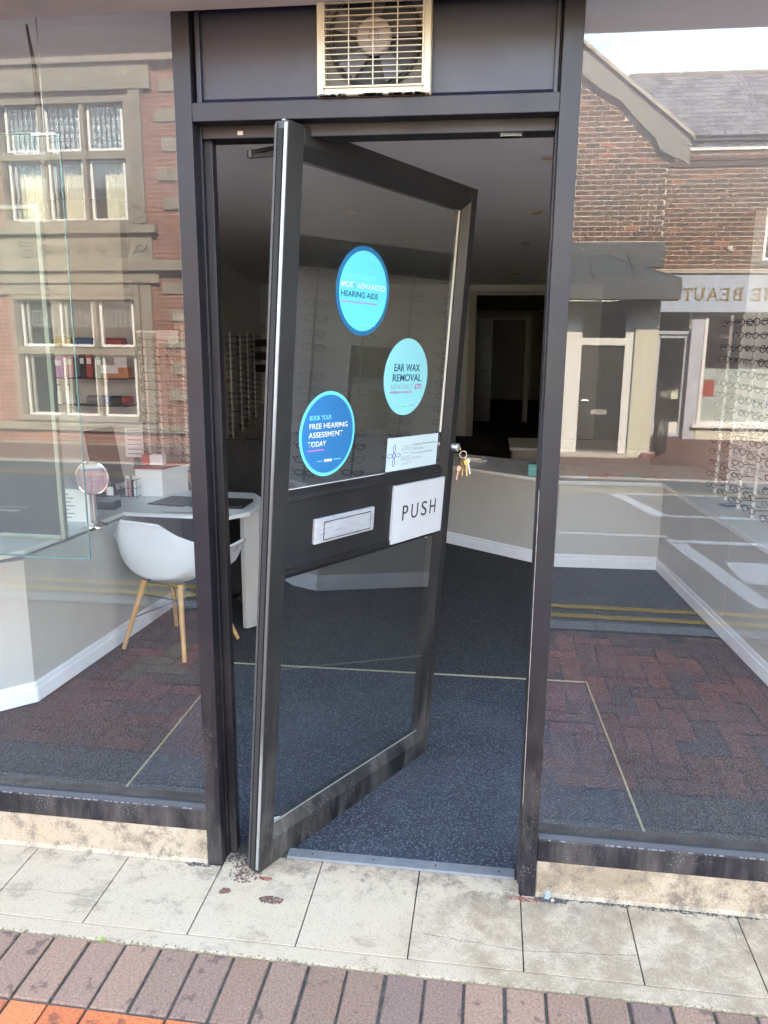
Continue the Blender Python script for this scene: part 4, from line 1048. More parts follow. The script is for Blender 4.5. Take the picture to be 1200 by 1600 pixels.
# display seen past the frame post
gw = thing('gap_display_unit', 'grey display unit with header along the left wall', 'display unit', (-2.4, 4.6, 0))
put('header', oblique_wall((-2.17, 3.6), (-3.45, 9.9), .16, 1.685, 1.80), 'panel', gw); put('back_panel', oblique_wall((-2.30, 3.65), (-3.55, 9.9), .05, .6, 1.684), 'wall', gw)
put('base_cabinet', oblique_wall((-2.10, 3.65), (-3.35, 9.9), .3, 0, .60), 'panel', gw)
for k, ((x, y), wh) in enumerate((((-2.563, 5.545), 'nearest rod past the left post'), ((-2.734, 6.393), 'second rod past the left post'), ((-2.885, 7.139), 'third rod past the left post'), ((-3.049, 7.951), 'farthest rod past the left post'))):
    rod_column(x, y, .61, 1.68, 17, rad(-62), wh, 'glasses on the left wall display', 'acrylic', .009)
for k, z_ in enumerate((1.15, 1.32, 1.5)):
    s_ = thing('bag_shelf', ('lower', 'middle', 'upper')[k] + ' dark shelf with cases at the far end of the left display', 'shelf', (-3.15, 8.9, z_), 'dark shelves at the far end')
    put('board', MB().box(-.25, .35, -.1, .1, 0, .02), 'dark', s_, local=True); put('back', MB().box(-.2, .3, 0, .08, .02, .10), 'specs_brown' if k == 1 else 'dark', s_, local=True)

# ------------------------------------------------------------------ things on the right counter
CZ = .6505
tb = thing('teal_box', 'small teal box on the counter beside the right frame post', 'box', (.335, 3.80, CZ))
put('carton', MB().box(-.045, .045, -.03, .03, 0, .085), 'teal', tb, bevel=.002, local=True); put('label_strip', MB().box(-.03, .03, -.0308, -.030, .045, .06), 'cyanpale', tb, local=True)
wl = thing('leaflet_pile', 'small pile of white leaflets on the counter behind the keys', 'leaflets', (-.12, 4.40, CZ))
for k in range(4):
    o = put('leaflet', MB().box(-.07, .07, -.05, .05, 0, .008), 'paper', wl, local=True); o.location = (random.uniform(-.02, .02), random.uniform(-.02, .02), .009 * k); o.rotation_euler = (0, 0, random.uniform(-.6, .6))
ll = [(.66, 3.78, 'paper', 'white leaflet beside the right frame post on the counter'), (.80, 3.82, 'orange', 'cream orange leaflet lying on the counter'), (.93, 3.88, 'pink', 'pink leaflet in the middle of the right counter'), (1.05, 3.90, 'inkgreen', 'green leaflet in the middle of the right counter'), (1.18, 3.84, 'cream', 'cream leaflet near the corner of the right counter'), (1.50, 2.9, 'blue', 'blue leaflet below the rods of glasses')]
for x_, y_, m_, lab in ll:
    o = thing('leaflet', lab, 'leaflet', (x_, y_, CZ), 'leaflets on the right counter')
    put('cover', MB().box(-.07, .07, -.05, .05, 0, .003), m_, o, local=True); put('title_block', MB().box(-.04, .04, .01, .03, .0031, .0036), 'paper', o, local=True); o.rotation_euler = (0, 0, random.uniform(-.4, .4))
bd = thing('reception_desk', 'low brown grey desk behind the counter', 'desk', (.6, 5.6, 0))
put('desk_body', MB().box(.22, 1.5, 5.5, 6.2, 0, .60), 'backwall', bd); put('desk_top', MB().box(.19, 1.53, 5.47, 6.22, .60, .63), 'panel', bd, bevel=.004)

# ------------------------------------------------------------------ debris by the door foot
def blob(name, label, cat, cx, cy, rx, ry_, h, m_, n=60, dens=1.0):
    mb = MB(); 
    for k in range(n):
        a = random.uniform(0, 6.28); rr = math.sqrt(random.random()); x = cx + rx * rr * math.cos(a); y = cy + ry_ * rr * math.sin(a); r = random.uniform(.0015, .006) * h
        z = 0.0003 + (1 - rr) * r * .6
        mb.add([(x + r * random.uniform(.6, 1.2) * math.cos(t), y + r * random.uniform(.6, 1.2) * math.sin(t), z) for t in (0, 1.57, 3.14, 4.71)] + [(x, y, z + r * .55)], [(0, 1, 4), (1, 2, 4), (2, 3, 4), (3, 0, 4), (3, 2, 1, 0)])
    return put(name, mb, m_, None, kind='stuff', label=label, category=cat)
blob('earth_crumbs', 'dark brown crumbs on the step below the door corner', 'dirt', -.597, -.132, .036, .016, 1.0, 'dirt', 130)
blob('earth_crumbs', 'scattered brown grit between the post and the door corner', 'dirt', -.71, -.025, .055, .045, .8, 'dirt', 170)
blob('grey_grit', 'grey grit in the corner by the left post', 'grit', -.745, .035, .04, .03, 1.0, 'grime', 90)
blob('grey_grit', 'dark grit at the foot of the right post', 'grit', .235, -.012, .055, .010, 1.0, 'grime', 120)
blob('grey_grit', 'line of dark grit in the joint under the right window', 'grit', .55, -.006, .28, .007, .8, 'grime', 260)
blob('grey_grit', 'brown grit against the left post foot', 'grit', -.875, -.008, .045, .010, .8, 'grime', 90)
blob('rust_flakes', 'rusty flakes at the foot of the right post', 'rust', .155, -.020, .05, .010, .8, 'rust', 70)
blob('red_paint_flakes', 'bright red flakes right under the door corner', 'paint flakes', -.640, -.042, .02, .008, .8, 'rust', 50)
cl = thing('earth_clod', 'small brown lump lying on the step near the left post', 'lump', (-.748, -.118, 0))
for k, (dx, dy, r) in enumerate(((0, 0, .010), (.011, .003, .008), (-.008, -.005, .007))):
    o = put('clod_piece', MB().lathe([(r * .8, 0), (r, r * .4), (r * .7, r), (r * .2, r * 1.3)], (dx, dy, 0), 9), 'dirt', cl, local=True)
gf = thing('glass_fragment', 'pale blue grey scrap beside the right post foot', 'fragment', (.222, -.012, 0))
put('scrap', MB().prism([(-.008, 0), (.007, .002), (.008, .028), (-.004, .034)], -.002, .001, 'y'), simple('pale_blue_scrap', (.20, .27, .30), .5), gf, local=True); put('pebble', MB().lathe([(.003, 0), (.006, .004), (.002, .009)], (.016, -.004, 0), 8), 'concrete', gf, local=True)
wd_ = thing('small_weed', 'tiny bright green weed in the joint at the left', 'weed', (-1.02, -.358, 0))
for k in range(7):
    a = k * .9; put('leaf', MB().add([(0, 0, 0), (.006 * math.cos(a) - .002 * math.sin(a), .006 * math.sin(a) + .002 * math.cos(a), .005), (.012 * math.cos(a), .012 * math.sin(a), .004), (.006 * math.cos(a) + .002 * math.sin(a), .006 * math.sin(a) - .002 * math.cos(a), .005)], [(0, 1, 2, 3)]), 'greenweed', wd_, local=True)

# ------------------------------------------------------------------ the shop's own building: unseen upper floor and roof put in to block sun
own = thing('shop_building', 'fascia and unseen sun-blocking upper storey of the optician building above the shopfront', 'building', (0, 5, 2.6))
put('upper_wall', MB().box(-9, 9, .12, 11.6, 2.62, 6.2), 'brickfar', own)
put('fascia_board', MB().box(-3.9, 3.0, -.20, -.16, 2.445, 3.05), 'signwhite', own); put('soffit', MB().box(-3.9, 3.0, -.16, -.002, 2.447, 2.48), simple('beige_soffit', (.44, .44, .43), .8), own); put('fascia_top', MB().box(-3.9, 3.0, -.16, .115, 3.0, 3.05), 'signwhite', own)
put('rear_roof', MB().box(-9, 9, 11.61, 20.5, 2.62, 3.1), 'concrete', own); put('side_pier', MB().box(-9, -3.66, -.0, .9, -.2, 2.62), 'brickfar', own); put('side_pier', MB().box(2.86, 9, 0, .9, -.2, 2.62), 'brickfar', own)
put('roof', MB().prism([(-.3, 6.2), (12.0, 6.2), (5.85, 9.9)], -9.3, 9.3, 'x'), 'slate', own)
put('side_wall', MB().box(-9, -4.6, .9, 11.6, -.2, 2.62), 'brickfar', own); put('side_wall', MB().box(2.95, 9, .9, 20.5, -.2, 2.62), 'brickfar', own)

for x0, x1, lab in ((-60, -9.05, 'added unseen brick terrace on the near side of the street, left of the optician'), (9.05, 60, 'added unseen brick terrace on the near side of the street, right of the optician')):
    tb_ = thing('added_near_terrace', lab, 'building', ((x0 + x1) / 2, 5, 0))  # out of view, added to keep horizon glow out of the far windows
    put('wall', MB().box(x0, x1, .1, 9, -.3, 5.0), 'brickfar2', tb_); put('roof', MB().prism([(-.3, 5.001), (9.4, 5.001), (4.6, 7.0)], x0, x1, 'x'), 'slate', tb_)
# ================================================================== the other side of the street (seen mirrored in the glass)
def Yv(d): return .06 - d
def wall_holes(x0, x1, z0, z1, holes, ya, yb):
    xs = sorted({x0, x1} | {h[0] for h in holes} | {h[1] for h in holes}); zs = sorted({z0, z1} | {h[2] for h in holes} | {h[3] for h in holes})
    mb = MB()
    for a, b in zip(xs[:-1], xs[1:]):
        run = None
        for c, d in zip(zs[:-1], zs[1:]):
            inside = any(h[0] <= (a + b) / 2 <= h[1] and h[2] <= (c + d) / 2 <= h[3] for h in holes)
            if not inside: mb.box(a, b, ya, yb, c, d)
    return mb
def bricks_on(parent, x0, x1, z0, z1, yf, m_, limit=300, test=None, depth=.03, bl_=.222, bh=.064, pz=.080, px=.236, hole=None):
    """individual bricks standing 6 mm proud of the mortar face; the first ones single, cut ones and the rest joined"""
    me = MB().box(-bl_ / 2, bl_ / 2, -depth, .006, -bh / 2, bh / 2).mesh('brick', m_)
    lst = []; rest = MB(); base = root_loc(parent)
    r = 0; z = z0 + pz / 2
    def cut(a, b, z):
        if b - a > .03: rest.box(a, b, yf - depth, yf + .006, z - bh / 2, z + bh / 2)
    while z < z1:
        x = x0 + (px / 2 if r % 2 else px)
        while x - bl_ / 2 < x1:
            a, b = x - bl_ / 2, x + bl_ / 2
            if test is None or test(x, z):
                if hole and hole[2] < z < hole[3] and a < hole[1] and b > hole[0]:
                    if a < hole[0]: cut(a, hole[0], z)
                    if b > hole[1]: cut(hole[1], b, z)
                elif b > x1: cut(a, x1, z)
                else: lst.append((x, z))
            x += px
        z += pz; r += 1
    lst.sort(key=lambda p: abs(p[1] - 3.2) + abs(p[0] - x0) * .3)
    for n, (x, z) in enumerate(lst):
        dy = random.uniform(-.002, .002)
        if n < limit: inst('brick', me, parent, (x - base[0], yf + dy - base[1], z - base[2]))
        else: rest.box(x - bl_ / 2, x + bl_ / 2, yf - depth, yf + .006 + dy, z - bh / 2, z + bh / 2)
    if rest.v: put('brick_courses', rest, m_, parent, kind='stuff')

# ---- left: stone and red brick bank-like building
LB = thing('stone_and_brick_building', 'red brick building with carved stone window bays across the street', 'building', (-7.3, Yv(11.5), -.4))
yf = Yv(11.5)            # front face looks to +y
H = [(-8.62, -6.16, 3.48, 5.52), (-8.62, -6.16, .09, 2.32)]
put('wall', wall_holes(-14, -4.2, -.6, 7.6, H, yf - .35, yf), 'brickfar', LB)
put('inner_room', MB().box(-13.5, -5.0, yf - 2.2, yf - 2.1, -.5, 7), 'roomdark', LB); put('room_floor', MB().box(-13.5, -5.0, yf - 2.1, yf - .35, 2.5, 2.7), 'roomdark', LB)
def stone(x0, x1, z0, z1, d=.06, name='stone_block', bev=.008, **kw): return put(name, MB().box(x0, x1, yf + .0005, yf + d, z0, z1), 'stone', LB, bevel=bev, **kw)
# parapet, cornice
stone(-14, -4.2, 6.55, 7.6, .10, 'parapet'); stone(-14, -4.2, 6.42, 6.549, .30, 'cornice'); stone(-14, -4.2, 6.22, 6.419, .18, 'cornice')
for k in range(70):
    x = -13.9 + .14 * k
    inst('dentil', bpy.data.meshes.get('dentil_m') or MB().box(-.045, .045, 0, .16, -.05, .05).mesh('dentil_m', 'wallbrick_red'), LB, (x + 7.3, .0005, 6.165 + .4))
stone(-14, -4.2, 6.0, 6.10, .16, 'cornice'); stone(-9.0, -5.76, 5.60, 5.999, .09, 'frieze')
stone(-9.0, -5.76, 3.34, 3.475, .14, 'string_course'); stone(-9.0, -5.87, 2.88, 3.339, .05, 'carved_panel'); stone(-9.0, -4.2, 2.72, 2.879, .16, 'string_course'); stone(-9.0, -5.76, 2.52, 2.719, .09, 'string_course')
stone(-9.0, -6.16, 2.325, 2.519, .05, 'lintel')
stone(-14, -4.2, -.6, -.30, .08, 'plinth'); stone(-14, -4.2, -.08, .05, .07, 'string_course')
# carved rosettes and scrolls
for cx in (-6.42, -8.20, -9.6):
    put('rosette', MB().ring((cx, yf + .055, 3.10), .135, .018, 28, 6), 'stone', LB)
    for k in range(10):
        a = k * .628; put('petal', MB().lathe([(.012, 0), (.028, .02), (.008, .035)], (cx + .085 * math.cos(a), yf + .045, 3.10 + .085 * math.sin(a)), 8, 'y'), 'stone', LB)
    put('boss', MB().lathe([(.035, 0), (.03, .03), (.01, .04)], (cx, yf + .045, 3.10), 12, 'y'), 'stone', LB)
for cx in (-6.80, -7.12, -7.45, -7.82, -6.08):
    put('scroll', MB().tube([(cx - .12, yf + .055, 3.02), (cx - .05, yf + .07, 3.16), (cx + .05, yf + .07, 3.04), (cx + .12, yf + .055, 3.17)], .020, 6), 'stone', LB)
    put('scroll', MB().ring((cx, yf + .055, 3.11), .055, .014, 16, 5), 'stone', LB)
# window bays: stone mullions, white sashes
WX = [(-8.47, -7.80), (-7.74, -7.05), (-6.98, -6.30)]
for (z0, z1, t0, t1) in ((3.53, 5.46, 4.55, 4.68), (.15, 2.28, 1.29, 1.42)):
    sq = MB(); sq_ring(sq, -8.62, -6.16, z0 - .06, z1 + .06, .10, yf - .20, yf + .04); put('window_surround', sq, 'stone', LB, bevel=.01)
    for x in (-7.77, -7.015): put('stone_mullion', MB().box(x - .035, x + .035, yf - .18, yf + .015, z0, z1), 'stone', LB, bevel=.006)
    put('stone_transom', MB().box(-8.52, -6.26, yf - .17, yf + .012, t0, t1), 'stone', LB, bevel=.006)
    for wi, (xa, xb) in enumerate(WX):
        for (za, zb, leaded) in ((z0 + .03, t0 - .005, False), (t1 + .005, z1 - .02, True)):
            s_ = MB(); sq_ring(s_, xa + .02, xb - .02, za, zb, .045, yf - .13, yf - .07)
            wn = put('window', s_, 'white_upvc', LB, bevel=.004)
            put('pane', MB().box(xa + .065, xb - .065, yf - .110, yf - .104, za + .045, zb - .045), 'farglass', wn)
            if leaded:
                put('blind', MB().box(xa + .05, xb - .05, yf - .20, yf - .19, za + (.0 if z0 > 2 else .35), zb), simple('sky_reflection_blind', (.36, .43, .50) if z0 > 2 else (.20, .21, .24), .8), wn)  # sheet added behind the leaded panes; its blue stands in for reflected sky
                g_ = MB()
                for k in range(1, 6): x = xa + .065 + (xb - xa - .13) * k / 6; g_.box(x - .008, x + .008, yf - .103, yf - .098, za + .045, zb - .045)
                for k in range(1, 5): z = za + .045 + (zb - za - .09) * k / 5; g_.box(xa + .065, xb - .065, yf - .1028, yf - .0982, z - .008, z + .008)
                put('lead_grille', g_, 'dark', wn)
            elif z0 > 2:
                cm = MB(); c0 = xa + (.20 if wi else .10); c1 = xb - .08
                cm.grid(lambda u, v: (lerp(c0, c1, u), yf - .25 + .02 * math.sin(u * 40), lerp(za, zb, v)), 40, 1)
                put('curtain', cm, 'curtain', wn)
# stone quoins in the brickwork right of the window bay
for k in range(16):
    z = .5 + k * .46
    if 2.5 < z < 3.5: continue
    stone(-5.72 + .10 * (k % 2), -4.98, z, z + .2, .03, 'quoin')
stone(-6.15, -5.95, 3.5, 5.6, .07, 'pilaster'); stone(-6.13, -5.93, .1, 2.5, .05, 'pilaster')
for k in range(7): put('pilaster_carving', MB().ring((-6.05, yf + .07, 3.7 + .27 * k), .05, .016, 14, 5, 'y', .10), 'stone', LB)

# ---- middle/right: gabled house front with black door
GB = thing('gabled_house', 'brick gabled house with grey canopy over a black door across the street', 'house', (1.4, Yv(12), -.36))
yg = Yv(12)
gap = (-.3, 6.35)   # gable apex beyond the left of what is seen; slope to the right eave
def gable_z(x): return 6.55 - (x - 1.2) * .78 if x > 1.2 else 6.55 - (1.2 - x) * .0 
xl, xr = -2.2, 2.68
apx = -.2
slope = .80
za = 4.78 + (xr - apx) * slope
poly = [(xl, -.6), (xr, -.6), (xr, 3.20), (xl, 3.20)]
mb = MB().prism([(xl, 3.21), (xr, 3.21), (xr, 4.78), (apx, za), (xl, 4.78 + .3)], yg - .35, yg, 'y')
put('gable_wall', mb, 'mortar', GB)
def in_gable(x, z): return z < 4.72 + (xr - x) * slope - .12 and (x > apx)
bricks_on(GB, .3, xr, 3.22, 7.0, yg, 'wallbrick', 300, in_gable)
put('side_wall', MB().box(xl, xl + .3, yg - 6, yg - .36, -.6, 4.9), 'brickfar2', GB); put('side_wall', MB().box(xr - .3, xr - .001, yg - 1.6, yg - .36, -.6, 4.78), 'brickfar2', GB)
# barge boards with cut wavy lower edge
def barge(sgn=1):
    pts_t = []; pts_b = []
    N = 34
    for k in range(N + 1):
        x = lerp(apx, xr + .30, k / N); z = 4.78 + (xr - x) * slope + .20
        if k > N - 5: z += .06 * ((k - (N - 5)) / 5) ** 2
        ph = (k % 11) / 11
        dep = .30 + .10 * abs(math.sin(ph * math.pi)) + (.12 if k > N - 6 else 0)
        pts_t.append((x, z)); pts_b.append((x, z - dep))
    return pts_t + pts_b[::-1]
put('bargeboard', MB().prism(barge(), yg + .06, yg + .10, 'y'), 'barge', GB, bevel=.004)
put('verge', MB().prism([(apx, za + .20), (xr + .34, 4.78 - .34 * slope + .24), (xr + .34, 4.78 - .34 * slope + .30), (apx, za + .27)], yg - .3, yg + .16, 'y'), 'concrete', GB)
put('roof', MB().prism([(apx, za + .02), (xr + .25, 4.78 - .25 * slope + .08), (xr + .25, 4.78 - .25 * slope + .12), (apx, za + .16)], yg - 7, yg - .3, 'y'), 'slate', GB)
# canopy
put('canopy_upstand', MB().box(.7, 2.72, yg + .002, yg + .10, 2.80, 3.20), 'lead', GB, bevel=.01)
mb = MB()
y1_, y2_ = yg + .1002, yg + .62
mb.add([(.3, y1_, 3.0), (1.80, y1_, 3.0), (2.72, y1_, 2.80 - .10), (.3, y2_, 2.58), (2.90, y2_, 2.58), (2.90, yg + .001, 2.58), (.3, y1_, 2.57), (2.90, y2_, 2.57)], [(0, 1, 4, 3), (1, 2, 5, 4), (3, 4, 7, 6)])
put('canopy_roof', mb, 'lead', GB)
put('canopy_hip', MB().tube([(1.80, y1_, 3.0), (2.90, y2_, 2.585)], .014, 6), 'lead', GB)
put('canopy_fascia', MB().box(.3, 2.92, yg + .002, y2_ + .01, 2.27, 2.58), 'lead', GB, bevel=.006)
for x in (.9, 1.5, 2.15): put('canopy_rib', MB().tube([(x, y1_, 3.0), (x + .05, y2_, 2.59)], .012, 6), 'lead', GB)
# ground floor
put('rendered_pier', MB().box(2.36, 2.74, yg - .30, yg + .03, -.6, 2.268), 'render', GB, bevel=.01)
put('rendered_wall', MB().box(-2.2, 1.20, yg - .30, yg - .02, -.6, .22), 'render', GB)
put('rendered_wall', MB().box(-2.2, -.8, yg - .30, yg - .02, .2201, 2.268), 'render', GB)
put('door_step', MB().box(1.1, 2.36, yg - .10, yg + .25, -.6, -.30), 'concrete', GB, bevel=.008)
fr_ = MB(); fr_.box(1.20, 1.50, yg - .12, yg - .03, -.30, 2.268); fr_.box(2.215, 2.359, yg - .12, yg - .03, -.30, 2.268); fr_.box(1.50, 2.215, yg - .12, yg - .03, 1.54, 1.66); fr_.box(1.50, 2.215, yg - .12, yg - .03, 2.09, 2.268)
put('door_frame', fr_, 'white_upvc', GB)
dd = put('door', MB().box(1.505, 2.21, yg - .13, yg - .08, -.29, 1.535), 'blackplastic', GB, bevel=.004)
put('letter_plate', MB().box(1.72, 1.99, yg - .0802, yg - .072, .36, .445), 'alu', dd); put('handle', MB().tube([(1.54, yg - .06, .60), (1.66, yg - .06, .60)], .012), 'chrome', dd)
put('lower_panel', MB().box(1.62, 2.10, yg - .0802, yg - .074, -.2, .15), 'dark', dd, bevel=.003)
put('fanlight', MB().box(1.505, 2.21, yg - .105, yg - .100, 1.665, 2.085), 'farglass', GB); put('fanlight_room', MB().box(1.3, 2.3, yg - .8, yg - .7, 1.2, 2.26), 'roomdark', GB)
put('side_window_pane', MB().box(-.8, 1.20, yg - .105, yg - .100, .25, 2.20), 'farglass', GB); put('blind', MB().box(-.8, 1.19, yg - .20, yg - .18, .25, 2.2), 'frost', GB)
put('window_sill', MB().box(-.8, 1.24, yg - .12, yg + .05, .2202, .26), 'concrete', GB); put('window_post', MB().box(1.10, 1.199, yg - .12, yg - .05, .261, 2.2), 'white_upvc', GB)
# ---- iron rail, brick and weed beside the pier
rl = thing('iron_railing', 'short black iron railing beside the cream pier across the street', 'railing', (2.85, Yv(12.0), -.34))
for k, x in enumerate((2.80, 2.86, 2.92, 2.98, 3.04, 3.10)):
    put('bar', MB().tube([(x, Yv(11.9) - .1 * k, -.34), (x, Yv(11.9) - .1 * k, .84)], .016 if k else .03, 8), 'dark', rl)
put('ball_finial', MB().lathe([(.01, 0), (.04, .03), (.045, .06), (.03, .09), (.005, .10)], (2.80, Yv(11.9), .84), 12), 'dark', rl)
put('top_rail', MB().tube([(2.80, Yv(11.9), .80), (3.10, Yv(11.9) - .5, .80)], .014, 6), 'dark', rl)
lb = thing('loose_brick', 'single red brick lying at the foot of the cream pier', 'brick', (2.70, Yv(11.85), -.345))
put('brick_body', MB().box(-.11, .11, -.05, .05, 0, .09), 'wallbrick_red', lb, local=True, bevel=.006); put('frog', MB().box(-.07, .07, -.03, .03, .0902, .092), 'mortar', lb, local=True)

# ---- far right: shop with white sign
SB = thing('beauty_shop', 'brick shop with white beauty sign and slate roof across the street', 'shop', (5, Yv(13.3), -.17))
ys = Yv(13.3)
put('upper_wall', wall_holes(2.70, 12, 2.86, 5.0, [(4.66, 5.6, 3.02, 4.3)], ys - .3, ys - .0), 'mortar', SB)
bricks_on(SB, 2.66, 5.4, 2.88, 4.86, ys, 'wallbrick', 300, hole=(4.66, 5.6, 2.93, 4.34))
wn = MB(); sq_ring(wn, 4.66, 5.6, 3.02, 4.3, .06, ys - .10, ys - .03); wn_ = put('window', wn, 'white_upvc', SB, bevel=.004); put('pane', MB().box(4.72, 5.54, ys - .07, ys - .064, 3.08, 4.24), 'farglass', wn_); put('sill', MB().box(4.55, 5.7, ys - .1, ys + .06, 2.93, 3.019), 'lead', wn_)
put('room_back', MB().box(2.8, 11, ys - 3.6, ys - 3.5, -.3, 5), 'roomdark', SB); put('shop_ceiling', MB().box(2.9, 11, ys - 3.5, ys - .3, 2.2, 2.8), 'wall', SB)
put('gutter', MB().box(2.60, 12, ys + .01, ys + .14, 4.99, 5.09), 'lead', SB, bevel=.01); put('fascia_board', MB().box(2.7, 12, ys + .002, ys + .03, 4.86, 4.99), 'white_upvc', SB)
for z_ in (4.70, 4.60): put('string_course', MB().box(2.70, 12, ys + .0065, ys + .03, z_, z_ + .06), 'wallbrick', SB)
put('flood_lamp', MB().lathe([(.045, 0), (.05, .03), (.03, .05)], (4.10, ys, 3.22), 14, 'y'), 'render', SB)
# slate roof: courses of single slates
rz0, rz1, rb = 5.08, 6.35, 1.15                     # eave z, ridge z, run back
L_r = math.hypot(rz1 - rz0, rb); pitch = math.atan2(rz1 - rz0, rb)
put('roof_deck', MB().add([(2.3, ys + .12, rz0 - .02), (12, ys + .12, rz0 - .02), (12, ys + .12 - rb, rz1 - .02), (2.3, ys + .12 - rb, rz1 - .02), (2.3, ys - 2 * rb, rz0 - .05), (12, ys - 2 * rb, rz0 - .05)], [(0, 1, 2, 3), (3, 2, 5, 4), (0, 3, 4), (1, 5, 2)]), 'lead', SB)
sl = MB().box(-.119, .119, -.11, .11, 0, .032).mesh('slate', 'slate')
base = root_loc(SB); cnt = 0; rest = MB()
nrow = 14
for r in range(nrow):
    s_ = L_r * (r + .45) / nrow
    for c in range(18):
        x = 2.42 + .250 * c + (.12 if r % 2 else 0)
        y = ys + .13 - math.cos(pitch) * s_; z = rz0 + math.sin(pitch) * s_ + .004
        if x > 6.6: continue
        o = inst('slate', sl, SB, (x - base[0], y - base[1], z - base[2]), 0) if cnt < 299 else None
        if o: o.rotation_euler = (-pitch + .05, 0, random.uniform(-.01, .01)); 
        cnt += 1
put('ridge_tiles', MB().tube([(2.3, ys + .12 - rb, rz1), (12, ys + .12 - rb, rz1)], .07, 10), 'stone', SB)
for k in range(12): put('ridge_joint', MB().ring((2.45 + .42 * k, ys + .12 - rb, rz1), .074, .014, 12, 5, 'x'), 'stone', SB)
# sign
sg = put('sign_board', MB().box(2.70, 11, ys + .002, ys + .14, 2.13, 2.80), 'signwhite', SB, bevel=.004)
put('sign_cap', MB().box(2.68, 11, ys + .001, ys + .18, 2.801, 2.84), 'concrete', SB)
# hand-drawn serif capitals (stem thick, hairline thin, serif bars)
SER = {
 'N': ([(0, 0, 0, 1, .10), (0, 1, .75, 0, .17), (.75, 0, .75, 1, .10)], [(0, 0), (0, 1), (.75, 1)]),
 'E': ([(.08, 0, .08, 1, .18), (.08, .96, .66, .96, .08), (.08, .5, .52, .5, .08), (.08, .04, .70, .04, .08), (.66, .96, .66, .78, .07), (.70, .04, .70, .24, .07), (.52, .60, .52, .40, .06)], [(.08, 0), (.08, 1)]),
 'B': ([(.08, 0, .08, 1, .18), (.08, .96, .48, .96, .08), (.48, .96, .60, .76, .15), (.60, .76, .46, .53, .12), (.08, .52, .48, .52, .08), (.48, .52, .66, .28, .15), (.66, .28, .50, .04, .13), (.08, .04, .50, .04, .08)], [(.04, 0), (.04, 1)]),
 'A': ([(0, 0, .40, 1, .09), (.40, 1, .80, 0, .19), (.17, .36, .62, .36, .07)], [(0, 0), (.80, 0)]),
 'U': ([(.06, 1, .06, .28, .18), (.06, .28, .24, .04, .15), (.24, .04, .50, .04, .09), (.50, .04, .68, .28, .10), (.68, .28, .68, 1, .09)], [(.06, 1), (.68, 1)]),
 'T': ([(.36, 0, .36, 1, .18), (0, .95, .72, .95, .09), (.0, .95, .0, .74, .07), (.72, .95, .72, .74, .07)], [(.36, 0)]),
 'Y': ([(.40, 0, .40, .46, .18), (.40, .46, .04, 1, .18), (.40, .46, .76, 1, .08)], [(.40, 0), (.04, 1), (.76, 1)]),
 'I': ([(.1, 0, .1, 1, .18)], [(.1, 0), (.1, 1)]),
 'H': ([(.06, 0, .06, 1, .17), (.66, 0, .66, 1, .17), (.06, .5, .66, .5, .08)], [(.06, 0), (.06, 1), (.66, 0), (.66, 1)]),
}
def serif_letter(ch, x, z, h, y, parent):
    """built facing +y, so it reads from the street; x is the letter's left side for a viewer looking to -y"""
    st, se = SER[ch]; mb = MB()
    for (a, b, c, d, wd) in st:
        L_ = math.hypot(c - a, d - b); nx, nz = -(d - b) / L_ * wd / 2, (c - a) / L_ * wd / 2
        P = [(a + nx, b + nz), (c + nx, d + nz), (c - nx, d - nz), (a - nx, b - nz)]
        mb.prism([(x - p[0] * h, z + p[1] * h) for p in P], y, y + .012, 'y')
    for (a, b) in se:
        mb.prism([(x - (a - .16) * h, z + (b - .03) * h), (x - (a + .16) * h, z + (b - .03) * h), (x - (a + .16) * h, z + (b + .03) * h), (x - (a - .16) * h, z + (b + .03) * h)], y, y + .0115, 'y')
    put('sign_letter', mb, 'gold', parent)
x = 6.62
for ch_, adv in (('H', .24), ('I', .13), ('T', .22), (' ', .12), ('N', .235), ('E', .20), (' ', .12), ('B', .215), ('E', .205), ('A', .235), ('U', .225), ('T', .215), ('Y', .2)):
    pass
adv = [('N', 4.90, .0), ('E', 4.65, 0), ('B', 4.34, 0), ('E', 4.12, 0), ('A', 3.93, 0), ('U', 3.69, 0), ('T', 3.49, 0), ('Y', 3.32, 0)]
for ch_, xx, _ in adv: serif_letter(ch_, xx, 2.34, .205, ys + .1405, sg)
# shop window and door
put('shop_pier', MB().box(2.70, 3.0, ys - .3, ys, -.5, 2.129), 'greyupvc', SB); put('shop_pier', MB().box(3.58, 3.80, ys - .25, ys - .02, -.5, 2.129), 'greyupvc', SB)
wf = MB(); sq_ring(wf, 3.80, 8.0, .10, 2.129, .06, ys - .10, ys - .0); wn_ = put('shop_window', wf, 'white_upvc', SB, bevel=.004)
put('pane', MB().box(3.86, 7.94, ys - .06, ys - .054, .16, 2.07), 'farglass', wn_); put('frosted_film', MB().box(3.861, 7.94, ys - .072, ys - .070, .16, 1.13), 'frost', wn_)
text_obj('lettering', 'KARIZMA HAIR', 'lead', wn_, ((3.95 - 5, -.050, 1.66 + .17), (1, 0, 0), (0, 0, 1)), .10, 1.15, .01)
put('poster', MB().box(3.88, 4.08, ys - .069, ys - .0665, .62, .92), 'red', wn_)
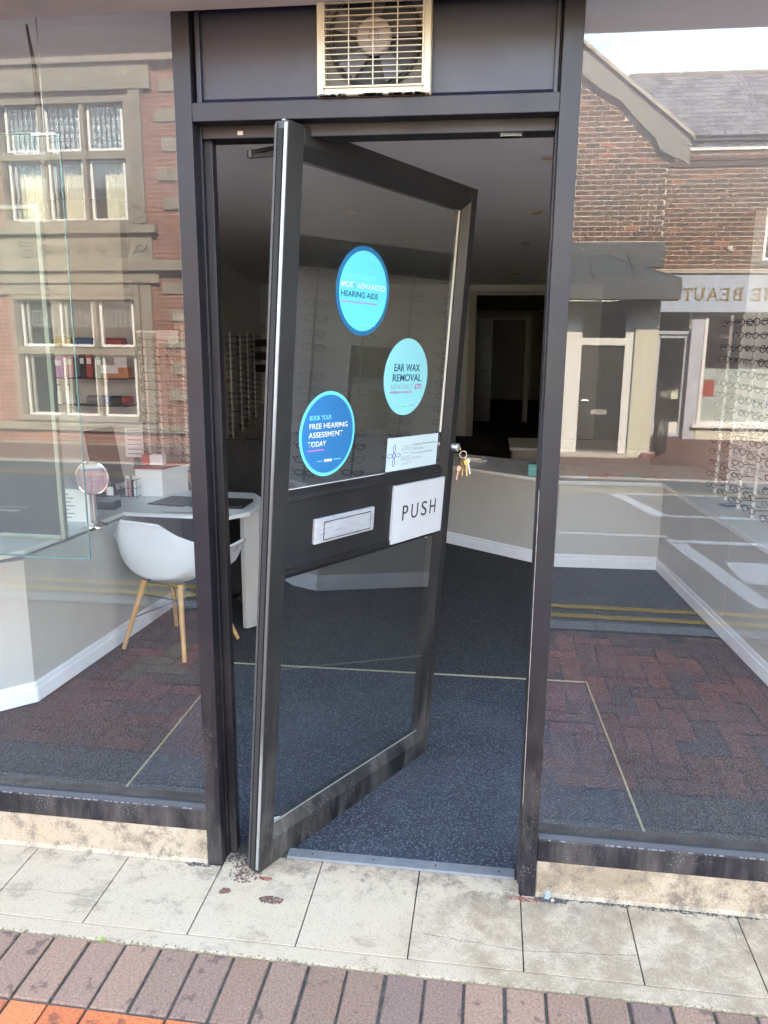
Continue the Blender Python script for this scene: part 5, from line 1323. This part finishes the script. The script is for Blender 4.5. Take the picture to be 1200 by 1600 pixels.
put('window_sill', MB().box(3.72, 8.0, ys - .1, ys + .08, .05, .099), 'white_upvc', SB, bevel=.004)
put('stall_riser', MB().box(3.80, 8.0, ys - .25, ys + .0, -.5, .049), 'render', SB)
df_ = MB(); sq_ring(df_, 3.0, 3.58, -.15, 1.74, .07, ys - .22, ys - .16); sd_ = put('shop_door', df_, 'greyupvc', SB, bevel=.004); put('pane', MB().box(3.07, 3.51, ys - .20, ys - .194, -.08, 1.67), 'farglass', sd_); put('kick_panel', MB().box(3.07, 3.51, ys - .21, ys - .19, -.08, .12), 'white_upvc', sd_)
put('handle', MB().ring((3.45, ys - .15, .80), .06, .01, 16, 6), 'chrome', sd_)
put('transom_bar', MB().box(3.0, 3.58, ys - .22, ys - .12, 1.741, 1.80), 'greyupvc', SB); put('transom_pane', MB().box(3.0, 3.58, ys - .20, ys - .194, 1.801, 2.12), 'farglass', SB)
put('posters', MB().box(3.10, 3.48, ys - .225, ys - .222, .55, .72), 'paper', sd_)
# gable neighbours so the street goes on
nb = thing('terrace_left', 'brick terrace between the stone building and the gabled house', 'building', (-3, Yv(12), 0))
put('wall', MB().box(-4.2, -2.2, Yv(12) - .4, Yv(12), -.6, 6.5), 'brickfar2', nb); put('parapet', MB().box(-4.2, -2.2, Yv(12) - .4, Yv(12) + .05, 6.5, 6.7), 'stone', nb)
nb = thing('terrace_right', 'plain brick terrace at the far right of the street', 'building', (16, Yv(13.3), 0))
put('wall', MB().box(12, 30, Yv(13.3) - 6, Yv(13.3), -.6, 7.0), 'brickfar2', nb); put('parapet', MB().box(12, 30, Yv(13.3) - .4, Yv(13.3) + .05, 7.0, 7.2), 'stone', nb)
nb = thing('terrace_far_left', 'plain brick terrace at the far left of the street', 'building', (-20, Yv(11.5), 0))
put('wall', MB().box(-30, -14, Yv(11.5) - 6, Yv(11.5), -.6, 7.0), 'brickfar', nb); put('parapet', MB().box(-30, -14, Yv(11.5) - .4, Yv(11.5) + .05, 7.0, 7.2), 'stone', nb)
